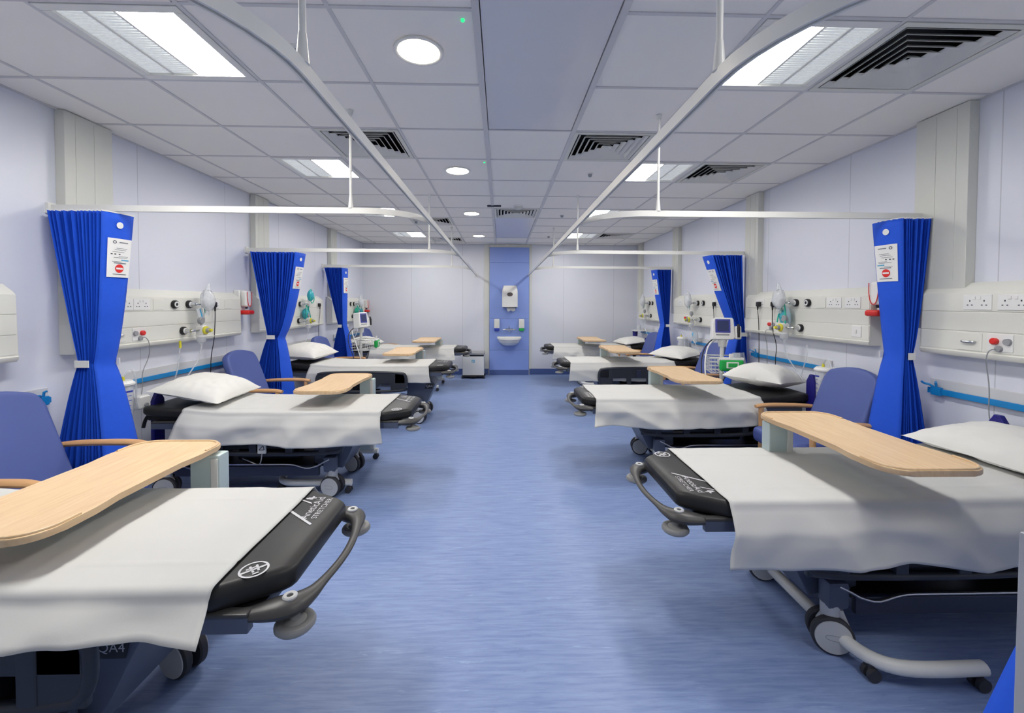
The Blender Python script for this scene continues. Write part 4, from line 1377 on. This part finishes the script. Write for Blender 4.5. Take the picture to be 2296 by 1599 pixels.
def flowmeter(side, y, z, sgn, label, kind, mask_label, mask):
    loc, rz = at_wall(side, y, z, FACE + 0.024)
    s = 1 if side == 'L' else -1
    d = s * sgn * 0.085
    t = thing('oxygen_flowmeter', loc, rz, label, 'flowmeter', 'oxygen flowmeters')
    part('probe', MB().cyl((0, 0, 0), (0.045, 0, 0), 0.015).tube([(0.04, 0, 0), (0.055, 0.3 * d, 0), (0.058, d, -0.005)], 0.008, 10, smooth=1), 'chrome', t)
    part('valve', MB().box((0.04, d - 0.018, -0.03), (0.078, d + 0.018, 0.02), 0.006), 'white_plastic', t)
    part('flow_tube', MB().cyl((0.06, d, 0.015), (0.06, d, 0.12), 0.014, 0.013), 'clear', t)
    part('outlet', MB().cyl((0.06, d, -0.03), (0.06, d, -0.08), 0.008, 0.005), 'teal_green', t)
    # mask packed over the meter
    mloc = wp(side, y + sgn * 0.085, z + (0.13 if mask == 'teal' else 0.0), FACE + 0.10)
    m = thing('oxygen_mask', mloc, rz, mask_label, 'oxygen mask', 'oxygen masks hung on the flowmeters')
    if mask == 'clear':
        def fn(u, v):
            a = 2 * PI * u
            r = 0.075 * math.sin(PI * min(1, v * 0.92 + 0.03)) ** 0.7 * (1 + 0.12 * noise.noise(Vector((math.cos(a) * 2, math.sin(a) * 2, v * 3))))
            return Vector((0.012 + r * 0.6 * math.cos(a), r * math.sin(a), -0.06 + 0.19 * v + 0.02 * noise.noise(Vector((a, v * 4, 1)))))
        part('cup', MB().grid(fn, 24, 14, closed_u=True, cap=True), 'clear2', m)
        part('bag_neck', MB().tube([(0.01, 0, 0.11), (0.0, 0.02 * s, 0.15), (0.005, 0.03 * s, 0.185)], [0.03, 0.016, 0.006], 10, smooth=1), 'clear2', m)
        part('ribbed_port', MB().lathe([(0, -0.05), (0.018, -0.05), (0.02, -0.065), (0.017, -0.075), (0.02, -0.085), (0.016, -0.1), (0, -0.1)], 16), 'clear', m)
    else:
        def fn2(u, v):
            a = 2 * PI * u
            r = 0.058 * math.sin(PI * min(1, v * 0.9 + 0.05)) ** 0.6
            return Vector((0.01 + r * 0.7 * math.cos(a), r * math.sin(a), 0.06 - 0.15 * v))
        part('cup', MB().grid(fn2, 22, 12, closed_u=True, cap=True), 'teal', m)
        part('tubing', MB().tube([(0.01, 0.01, 0.07), (0.03, 0.05, 0.0), (0.035, 0.06, -0.08), (0.02, 0.02, -0.13), (0.03, -0.05, -0.08), (0.02, -0.045, 0.02), (0.01, -0.01, 0.07)], 0.006, 8, smooth=2), 'teal_green', m)
    return t
flowmeter('L', 3.72, 1.435, 1, 'oxygen flowmeter on the left, hidden under the clear mask', 0, 'clear bagged mask hanging above the pillow of the second left bed', 'clear')
flowmeter('L', 5.74, 1.435, 1, 'oxygen flowmeter above the third left bed', 0, 'teal mask hanging right of the second left curtain', 'teal')
flowmeter('L', 7.81, 1.435, 1, 'oxygen flowmeter above the farthest left bed', 0, 'clear bagged mask above the farthest left bed', 'clear')
flowmeter('R', 3.80, 1.468, 1, 'oxygen flowmeter above the second right bed', 0, 'clear bagged mask above the teal mask in the second right bay', 'clear')
flowmeter('R', 5.726, 1.468, 1, 'oxygen flowmeter above the third right bed', 0, 'clear bagged mask above the third right bed', 'clear')
flowmeter('R', 7.601, 1.468, 1, 'oxygen flowmeter above the farthest right bed', 0, 'clear bagged mask above the farthest right bed', 'clear')

def teal_mask(side, y, z, label, mk='teal', scale=1.0):
    loc, rz = at_wall(side, y, z, FACE + 0.055)
    m = thing('nebuliser_mask', loc, rz, label, 'mask', 'teal packaged masks')
    def fn(u, v):
        a = 2 * PI * u
        r = scale * 0.062 * math.sin(PI * min(1, v * 0.9 + 0.05)) ** 0.6 * (1 + 0.15 * noise.noise(Vector((math.cos(a), math.sin(a), v * 3))))
        return Vector((r * 0.7 * math.cos(a), r * math.sin(a), scale * (0.075 - 0.15 * v)))
    part('cup', MB().grid(fn, 22, 12, closed_u=True, cap=True), mk, m)
    part('tubing', MB().tube([(0.01, 0.0, 0.12 * scale), (0.03, 0.045 * scale, 0.03), (0.04, 0.06 * scale, -0.06), (0.03, 0.05 * scale, -0.10), (0.03, 0.0, -0.06)], 0.007, 8, smooth=2).tube([(0.01, -0.01, 0.12 * scale), (0.03, -0.05 * scale, 0.03), (0.035, -0.06 * scale, -0.05)], 0.006, 8, smooth=2), 'teal_green', m)
    if side == 'R':
        part('packet', MB().ell((0.0, 0, -0.01), (0.03 * scale, 0.075 * scale, 0.12 * scale), 18), 'clear', m)
    return m
teal_mask('R', 3.875, 1.335, 'teal mask with green tubing in the second right bay, under the clear mask')
teal_mask('L', 5.80, 1.30, 'teal mask in a clear packet above the third left bed, lower of the two there')
teal_mask('L', 7.83, 1.30, 'green and clear packaged mask above the farthest left bed', 'teal_green', 0.9)
teal_mask('L', 8.02, 1.30, 'cyan mask above the farthest left bed, beside the patient monitor', 'cyan', 0.8)
loc, rz = at_wall('L', 3.765, 1.345, FACE + 0.075)
t = thing('tube_packet', loc, rz, 'pale packet with a blue stripe under the clear mask on the left', 'packet')
part('pouch', MB().box((-0.006, -0.035, -0.06), (0.006, 0.035, 0.06), 0.005, 2, RX(0.35)), 'clear2', t)
part('blue_stripe', MB().box((0.0065, -0.007, -0.05), (0.009, 0.007, 0.05), 0.001, 1, RX(0.35)), 'cyan', t)

def drip_tube(side, y, z, pts, label, tip=True):
    s = 1 if side == 'L' else -1
    loc, rz = at_wall(side, y, z, FACE + 0.03)
    t = thing('oxygen_tubing', loc, rz, label, 'tubing', 'clear tubing by the beds')
    part('hose', MB().tube([(0, 0, 0)] + [(d, s * (yy - y), zz - z) for yy, zz, d in pts], 0.005, 8, smooth=2), 'clear', t)
    if tip:
        part('connector', MB().cyl((0, 0, 0.03), (0, 0, -0.03), 0.008, 0.010), 'yellow', t)
drip_tube('L', 3.585, 1.10, [(3.57, 1.0, 0.0), (3.555, 0.90, 0.0), (3.54, 0.80, -0.02)], 'clear tube with yellow-green tip left of the suction regulator in the second left bay')
drip_tube('R', 3.62, 1.10, [(3.60, 1.0, 0.01), (3.66, 0.9, 0.0), (3.70, 0.75, 0.0)], 'clear looping tube right of the suction regulator in the second right bay', False)

def gel(side, y, z, label):
    loc, rz = at_wall(side, y, z, 0.045)
    s = 1 if side == 'L' else -1
    t = thing('hand_gel_dispenser', loc, rz, label, 'gel dispenser', 'red and white hand gel dispensers')
    part('back_plate', MB().box((-0.044, -0.055, -0.11), (0.02, 0.055, 0.13), 0.01, 3), 'white_plastic', t)
    part('bottle', MB().box((0.018, -0.045, -0.05), (0.09, 0.045, 0.12), 0.022, 3), 'white_plastic', t)
    part('red_outline', MB().tube([(0.093, -0.04, 0.11), (0.094, -0.038, 0.02), (0.094, -0.018, -0.045), (0.094, 0.018, -0.045), (0.094, 0.038, 0.02), (0.093, 0.04, 0.11)], 0.003, 6, smooth=2), 'red', t)
    part('nozzle', MB().cyl((0.06, 0, -0.045), (0.06, 0, -0.07), 0.014, 0.009), 'ink_dark', t)
    part('drip_tray', MB().box((0.01, -0.055, -0.13), (0.115, 0.055, -0.085), 0.016, 3), 'red', t, label='red drip tray')
gel('L', 4.54, 1.455, 'hand gel dispenser with red tray, right of the second left bedhead unit')
gel('R', 2.955, 1.50, 'hand gel dispenser with red tray, left of the nearest right curtain')
gel('L', 8.54, 1.40, 'hand gel dispenser with red tray in the far left corner')

def canister(side, y, ztop, label, h=0.27, r=0.072, script='Chill'):
    loc, rz = at_wall(side, y, ztop - h, 0.11)
    t = thing('suction_canister', loc, rz, label, 'canister', 'clear suction canisters on the wall rails')
    part('jar', MB().lathe([(0, 0), (r * 0.86, 0), (r * 0.9, 0.01), (r, h - 0.01), (r, h), (0, h)], 28), 'clear2', t)
    part('lid', MB().lathe([(0, h), (r * 1.12, h), (r * 1.14, h + 0.012), (r * 0.9, h + 0.03), (0, h + 0.034)], 28), 'white_plastic', t)
    part('port', MB().cyl((0.02, 0, h + 0.03), (0.02, 0, h + 0.06), 0.011, 0.008), 'yellow', t)
    sc = MB()
    for k in range(5):
        zz = h * (0.2 + 0.13 * k)
        rr = r * (0.905 + 0.095 * zz / h) + 0.0008
        sc.grid(lambda u, v: Vector((rr * math.cos(lerp(-0.7, 0.1 + 0.12 * (k % 2), u)), rr * math.sin(lerp(-0.7, 0.1 + 0.12 * (k % 2), u)), zz + 0.004 * v)), 6, 1)
    zz = h * 0.86
    sc.grid(lambda u, v: Vector(((r + 0.001) * math.cos(lerp(-0.6, 0.3, u)), (r + 0.001) * math.sin(lerp(-0.6, 0.3, u)), zz - 0.012 * v)), 6, 1)
    part('scale_marks', sc, 'soap_blue', t)
    part('bracket', MB().box((-0.088, -0.03, h * 0.62), (-r * 0.9, 0.03, h * 0.78), 0.004), 'white_plastic', t)
    part('hose', MB().tube([(0.02, 0, h + 0.055), (0.03, 0.03, h + 0.10), (0.03, 0.08, h + 0.09), (0.02, 0.11, h - 0.02), (0.0, 0.12, h - 0.16), (0.0, 0.16, h - 0.22), (0.0, 0.20, h - 0.16), (0.0, 0.24, h - 0.12)], 0.0065, 8, smooth=2), 'clear', t)
canister('L', 3.04, 0.865, 'clear suction canister behind the nearest left curtain')
canister('R', 3.42, 0.905, 'clear suction canister left of the armchair in the second right bay')
canister('R', 6.18, 0.94, 'clear suction canister beside the farthest right curtain')
t = thing('wall_pump', (-2.70, 3.24, 0.70), 0, 'small white pump box with a cord under the left rail, beside the suction canister', 'pump')
part('case', MB().box((-0.06, -0.05, -0.05), (0.03, 0.05, 0.05), 0.015, 3), 'white_plastic', t)
part('dial', MB().lathe([(0, 0), (0.016, 0), (0.014, 0.012), (0, 0.012)], 16, T(0.03, 0, -0.02) @ RY(PI / 2)), 'grey', t)
part('bracket', MB().box((-0.089, -0.02, -0.02), (-0.058, 0.02, 0.02)), 'white_plastic', t)
t = thing('suction_unit', (-2.70, 6.29, 0.88), 0, 'small white box with cyan end on the rail of the third left bay', 'suction unit')
part('box', MB().box((-0.05, -0.13, -0.03), (0.04, 0.06, 0.03), 0.01), 'trunk', t)
part('end_cap', MB().box((-0.04, 0.062, -0.045), (0.05, 0.13, 0.035), 0.01), 'cyan', t)
part('bracket', MB().box((-0.087, -0.04, -0.02), (-0.048, 0.04, 0.02)), 'white_plastic', t)
t = thing('tissue_packet', (2.70, 5.80, 1.0), PI, 'crumpled pale blue packet on the rail of the third right bay', 'packet')
part('film', MB().ell((0.0, 0, 0), (0.035, 0.07, 0.09), 16), 'clear2', t)
part('blue_wrap', MB().ell((0.012, -0.01, 0.015), (0.025, 0.035, 0.055), 14), 'cyan', t)
part('bracket', MB().box((-0.099, -0.02, -0.06), (-0.02, 0.02, -0.04)), 'white_plastic', t)
t = thing('drug_tray', (2.62, 8.12, 0.93), PI, 'small white tray of equipment on the wall in the far right corner', 'tray')
part('shelf', MB().box((-0.17, -0.12, 0.0), (0.06, 0.12, 0.02), 0.005), 'white_plastic', t)
part('bottle', MB().lathe([(0, 0.02), (0.04, 0.02), (0.04, 0.09), (0.02, 0.12), (0, 0.12)], 18, T(-0.05, 0.03, 0)), 'clear2', t)
part('navy_tub', MB().lathe([(0, -0.10), (0.045, -0.10), (0.05, -0.001), (0, -0.001)], 18, T(0.0, -0.05, 0)), 'navy', t)

# ================================================================ PATIENT MONITORS
def monitor(x, y, rz, label, full=True):
    t = thing('patient_monitor', (x, y, 0), rz, label, 'patient monitor', 'wheeled patient monitors')
    # local: screen faces +x
    part('stand_pole', MB().cyl((0, 0, 0.06), (0, 0, 1.03), 0.022, 0.02), 'white_metal', t)
    for k in range(5):
        a = 2 * PI * k / 5 + 0.3
        leg = MB().tube([(0, 0, 0.085), (0.12 * math.cos(a), 0.12 * math.sin(a), 0.08), (0.25 * math.cos(a), 0.25 * math.sin(a), 0.065)], [0.024, 0.02, 0.015], 10)
        l = part('base_leg', leg, 'white_metal', t)
        cx, cy = 0.25 * math.cos(a), 0.25 * math.sin(a)
        part('castor', MB().lathe([(0, -0.016), (0.028, -0.016), (0.028, 0.016), (0, 0.016)], 18, T(cx, cy, 0.028) @ RZ(a) @ RX(PI / 2)).cyl((cx, cy, 0.03), (cx, cy, 0.066), 0.01), 'tyre', l)
    tl = T(0, 0, 1.19) @ RY(-0.12)
    part('monitor_case', MB().prism([(-0.115, -0.115), (0.095, -0.115), (0.115, -0.09), (0.10, 0.10), (0.085, 0.115), (-0.08, 0.115), (-0.10, 0.10)], -0.06, 0.055, 0.012, 3, tl @ Matrix(((0, 0, 1, 0), (1, 0, 0, 0), (0, 1, 0, 0), (0, 0, 0, 1)))), 'white_plastic', t)
    bz = part('screen_bezel', MB().box((0.052, -0.082, -0.045), (0.060, 0.066, 0.098), 0.006, 2, tl), 'purple', t)
    part('screen', MB().box((0.059, -0.062, -0.025), (0.0625, 0.048, 0.082), 0.002, 1, tl), 'screen', bz)
    part('button_strip', MB().box((0.0535, -0.075, -0.072), (0.058, 0.055, -0.058), 0.002, 1, tl), 'grey', t)
    ph = part('probe_holder', MB().box((-0.02, 0.112, -0.11), (0.055, 0.175, 0.03), 0.016, 3, tl), 'white_plastic', t)
    part('probe', MB().tube([tl @ Vector(p) for p in ((0.06, 0.142, 0.045), (0.066, 0.142, 0.0), (0.062, 0.142, -0.09))], [0.012, 0.017, 0.012], 10), 'black', ph)
    part('neck', MB().cyl((0, 0, 1.0), (0, 0, 1.09), 0.035, 0.05), 'white_metal', t)
    # wire basket
    bk = MB()
    zt_, zb_ = 0.90, 0.74
    def loop(z, r1, r2): return [(r1, -r2, z), (r1, r2, z), (-0.06, r2, z), (-0.06, -r2, z)]
    for z, q in ((zt_, 1.0), (0.86, 0.98), (0.82, 0.95), (0.78, 0.92), (zb_, 0.9)):
        bk.tube(loop(z, 0.19 * q, 0.16 * q), 0.004 if z < zt_ else 0.008, 6, closed=True)
    for k in range(9):
        yy = lerp(-0.15, 0.15, k / 8)
        bk.tube([(0.19, yy, zt_), (0.171, yy * 0.9, zb_), (-0.06, yy * 0.9, zb_)], 0.0025, 5)
    for k in range(6):
        xx = lerp(-0.04, 0.17, k / 5)
        for s in (-1, 1):
            bk.tube([(xx, s * 0.16, zt_), (xx * 0.95, s * 0.145, zb_)], 0.0025, 5)
    part('wire_basket', bk, 'white_metal', t)
    part('basket_clamp', MB().box((-0.065, -0.03, 0.80), (-0.018, 0.03, 0.88), 0.005), 'white_metal', t)
    part('cable', MB().tube([(-0.06, -0.05, 1.1), (-0.12, -0.14, 1.0), (-0.08, -0.19, 0.85), (0.0, -0.2, 0.7), (0.05, -0.19, 0.55), (0.1, -0.15, 0.5), (0.15, -0.05, 0.6), (0.13, 0.03, 0.75)], 0.006, 8, smooth=2), 'black', t)
    part('white_hose', MB().tube([(-0.05, 0.03, 1.1), (-0.1, -0.10, 1.04), (0.02, -0.17, 0.9), (0.12, -0.19, 0.7), (0.14, -0.14, 0.5), (0.17, 0.0, 0.46), (0.19, 0.08, 0.6)], 0.008, 8, smooth=2), 'white_plastic', t)
    return t
monitor(2.37, 4.46, -PI / 2 - 0.25, 'patient monitor on a stand in front of the second right curtain')
monitor(-2.13, 6.50, -0.35, 'patient monitor on a stand by the farthest left curtain, seen from its side')

def wipes(x, y, z, rz, label):
    t = thing('wipes_packet', (x, y, z), rz, label, 'wipes packet', 'green wipes packets')
    part('packet', MB().box((-0.025, -0.115, -0.06), (0.025, 0.115, 0.055), 0.02, 3), 'green', t)
    part('white_edge', MB().box((-0.015, -0.12, 0.05), (0.015, 0.12, 0.07), 0.006, 2), 'white_plastic', t)
    part('flip_lid', MB().box((0.024, -0.06, -0.03), (0.034, 0.06, 0.035), 0.008, 3), 'white_plastic', t)
    part('lid_window', MB().box((0.0335, -0.045, -0.018), (0.0365, 0.045, 0.024), 0.003, 2), 'green', t)
    part('hanger', MB().box((-0.02, -0.02, 0.065), (0.0, 0.02, 0.115), 0.006), 'white_plastic', t)
wipes(2.34, 4.215, 0.835, -PI / 2 - 0.1, 'green wipes packet hanging on the basket of the right-hand patient monitor')
wipes(-1.905, 6.56, 0.83, 0.1, 'green wipes packet on the basket of the left-hand patient monitor')
t = thing('measuring_cup', (2.47, 4.36, 0.742), 0, 'clear plastic cup in the basket of the right-hand patient monitor', 'cup')
part('cup', MB().lathe([(0, 0), (0.03, 0), (0.04, 0.2), (0.037, 0.2), (0.028, 0.005), (0, 0.005)], 22), 'clear', t)

# ================================================================ BACK WALL: WASHBASIN, DISPENSERS, BIN
YP = YB - 0.05
bx = 0.170
t = thing('washbasin', (bx, YP, 0.60), 0, 'white ceramic washbasin on the blue panel at the far end', 'washbasin')
def bowl(u, v):
    a = lerp(PI, 2 * PI, u)
    prof = [(0.30, 0.0), (0.62, 0.02), (0.86, 0.075), (0.96, 0.13), (1.0, 0.138), (1.0, 0.165), (0.95, 0.165), (0.86, 0.10), (0.6, 0.06), (0.0, 0.05)]
    k = v * (len(prof) - 1)
    i = min(int(k), len(prof) - 2)
    f = k - i
    r = lerp(prof[i][0], prof[i + 1][0], f)
    z = lerp(prof[i][1], prof[i + 1][1], f)
    return Vector((0.245 * r * math.cos(a) * 1.0, 0.36 * r * math.sin(a), z))
part('bowl', MB().grid(bowl, 32, 27).box((-0.245, -0.06, 0.135), (0.245, -0.001, 0.185), 0.012, 3).box((-0.10, -0.10, 0.0), (0.10, -0.001, 0.14), 0.03, 3), 'ceramic', t)
t = thing('mixer_tap', (bx, YP, 0.93), 0, 'chrome wall tap above the washbasin', 'tap')
part('body', MB().cyl((-0.075, -0.05, 0), (0.075, -0.05, 0), 0.018).cyl((-0.07, -0.05, 0), (-0.07, -0.001, 0), 0.014).cyl((0.07, -0.05, 0), (0.07, -0.001, 0), 0.014), 'chrome', t)
part('spout', MB().tube([(0, -0.05, -0.01), (0, -0.10, 0.0), (0, -0.17, -0.005), (0, -0.19, -0.03)], 0.012, 10, smooth=2), 'chrome', t)
part('lever', MB().tube([(0, -0.05, 0.015), (0, -0.06, 0.05), (0, -0.12, 0.075)], [0.012, 0.009, 0.007], 10, smooth=1), 'chrome', t)
part('wing_handle', MB().tube([(-0.085, -0.05, 0), (-0.13, -0.07, 0.0)], [0.012, 0.008], 10), 'chrome', t)
part('wing_handle', MB().tube([(0.085, -0.05, 0), (0.13, -0.07, 0.0)], [0.012, 0.008], 10), 'chrome', t)
t = thing('towel_dispenser', (0.181, YP, 1.385), 0, 'white paper towel dispenser high on the blue panel', 'towel dispenser')
def tow(u, v):
    z = lerp(0.0, 0.425, v)
    w = 0.155 if v < 0.72 else 0.155 - 0.03 * ((v - 0.72) / 0.28) ** 1.8
    dep = 0.19 - 0.05 * max(0, (v - 0.6) / 0.4) ** 2
    r = 0.03
    pts = [(-w, -0.001), (-w, -dep + r), (-w + r * 0.3, -dep + r * 0.3), (-w + r, -dep), (w - r, -dep), (w - r * 0.3, -dep + r * 0.3), (w, -dep + r), (w, -0.001)]
    k = u * 7
    i = int(round(k)) % 8
    return Vector((pts[i][0], pts[i][1], z))
tw = part('cover', MB().grid(lambda u, v: tow(u * 8 / 7, v), 8, 16, closed_u=True, cap=True), 'white_plastic', t)
part('oval_window', MB().lathe([(0, 0), (0.058, 0), (0.054, 0.006), (0, 0.007)], 28, T(0.0, -0.1895, 0.25) @ RX(PI / 2) @ Matrix.Diagonal((1, 0.68, 1, 1))), 'gauge', t)
part('slot', MB().box((-0.14, -0.17, -0.012), (0.14, -0.02, 0.0)), 'ink_dark', t)
part('paper_towel', MB().grid(lambda u, v: Vector((lerp(-0.05 - 0.02 * (1 - v), 0.11, u), -0.10 - 0.012 * math.sin(u * 7), -0.005 - v * (0.075 + 0.012 * math.sin(u * 11)))), 14, 6), 'paper', t)
for x, mk, lab in ((-0.08, 'soap_blue', 'soap dispenser with blue base, left of the tap'), (0.42, 'green', 'soap dispenser with green base, right of the tap')):
    t = thing('soap_dispenser', (x, YP, 0.90), 0, lab, 'soap dispenser', 'soap dispensers above the washbasin')
    part('case', MB().box((-0.055, -0.09, 0.055), (0.055, -0.001, 0.24), 0.014, 3), 'white_plastic', t)
    part('lever', MB().prism([(-0.035, 0.0), (0.035, 0.0), (0.022, -0.10), (0.0, -0.115), (-0.022, -0.10)], 0, 0.012, 0.004, 2, T(0, -0.088, 0.19) @ RX(PI / 2)), 'trunk', t)
    part('refill_base', MB().box((-0.05, -0.085, 0.0), (0.05, -0.003, 0.058), 0.01, 2), mk, t)
t = thing('waste_bin', (-0.53, 8.33, 0), 0, 'pale grey pedal bin with dark lid against the back wall', 'waste bin')
part('body', MB().box((-0.205, -0.17, 0.06), (0.205, 0.17, 0.43), 0.008), 'bin', t)
part('lid', MB().box((-0.215, -0.18, 0.455), (0.215, 0.18, 0.50), 0.012, 2), 'grey', t)
part('lid_rim', MB().box((-0.20, -0.165, 0.428), (0.20, 0.165, 0.458)), 'black', t)
part('base', MB().box((-0.215, -0.18, 0.028), (0.215, 0.18, 0.065), 0.008), 'black', t)
for sx in (-1, 1):
    for sy in (-1, 1):
        part('castor', MB().lathe([(0, -0.015), (0.022, -0.015), (0.022, 0.015), (0, 0.015)], 16, T(sx * 0.21, sy * 0.165, 0.022) @ RY(PI / 2)).cyl((sx * 0.205, sy * 0.165, 0.02), (sx * 0.205, sy * 0.165, 0.05), 0.012), 'black', t)
part('pedal', MB().box((-0.06, -0.22, 0.03), (0.06, -0.175, 0.045), 0.005), 'black', t)
lb = part('sticker', MB().box((-0.03, -0.1725, 0.31), (0.03, -0.170, 0.365), 0.0005, 1), 'ink_cyan', t, label='small blue sticker')
part('sticker_symbol', MB().box((-0.018, -0.1735, 0.333), (0.018, -0.1724, 0.345)).box((-0.02, -0.1735, 0.318), (-0.006, -0.1724, 0.326)), 'paper', lb)

t = thing('bed_handset', (-1.72, 3.075, 0.42), 0, 'pale grey handset card with a triangle symbol hanging under the second left bed', 'handset')
part('case', MB().box((-0.03, -0.008, -0.06), (0.03, 0.008, 0.07), 0.006, 2), 'wheel', t)
tri = MB()
for a, b in (((-0.018, -0.03), (0.02, -0.03)), ((0.02, -0.03), (0.012, 0.0)), ((0.012, 0.0), (-0.018, -0.03)), ((-0.02, 0.01), (0.02, 0.05))):
    tri.tube([(a[0], -0.0085, a[1]), (b[0], -0.0085, b[1])], 0.0025, 5)
part('symbol', tri, 'ink_dark', t)
part('cord', MB().tube([(0.0, 0, -0.06), (-0.005, 0, -0.10), (-0.02, 0.01, -0.14), (-0.05, 0.03, -0.155), (-0.12, 0.06, -0.14), (-0.2, 0.1, -0.13)], 0.004, 8, smooth=2), 'grey', t)
def apron(u, v):
    w = lerp(0.05, 0.14, v)
    return Vector((lerp(-w, w, u) + 0.02 * v, 0.02 * math.sin(u * 9 + v * 2) * (0.4 + v), -0.42 * v + 0.03 * math.sin(u * 5) * v))
solo('plastic_apron', MB().grid(apron, 24, 20), 'clear2', (2.60, 4.50, 0.93), 0.3, 'translucent plastic apron hanging right of the patient monitor in the right row', 'apron')
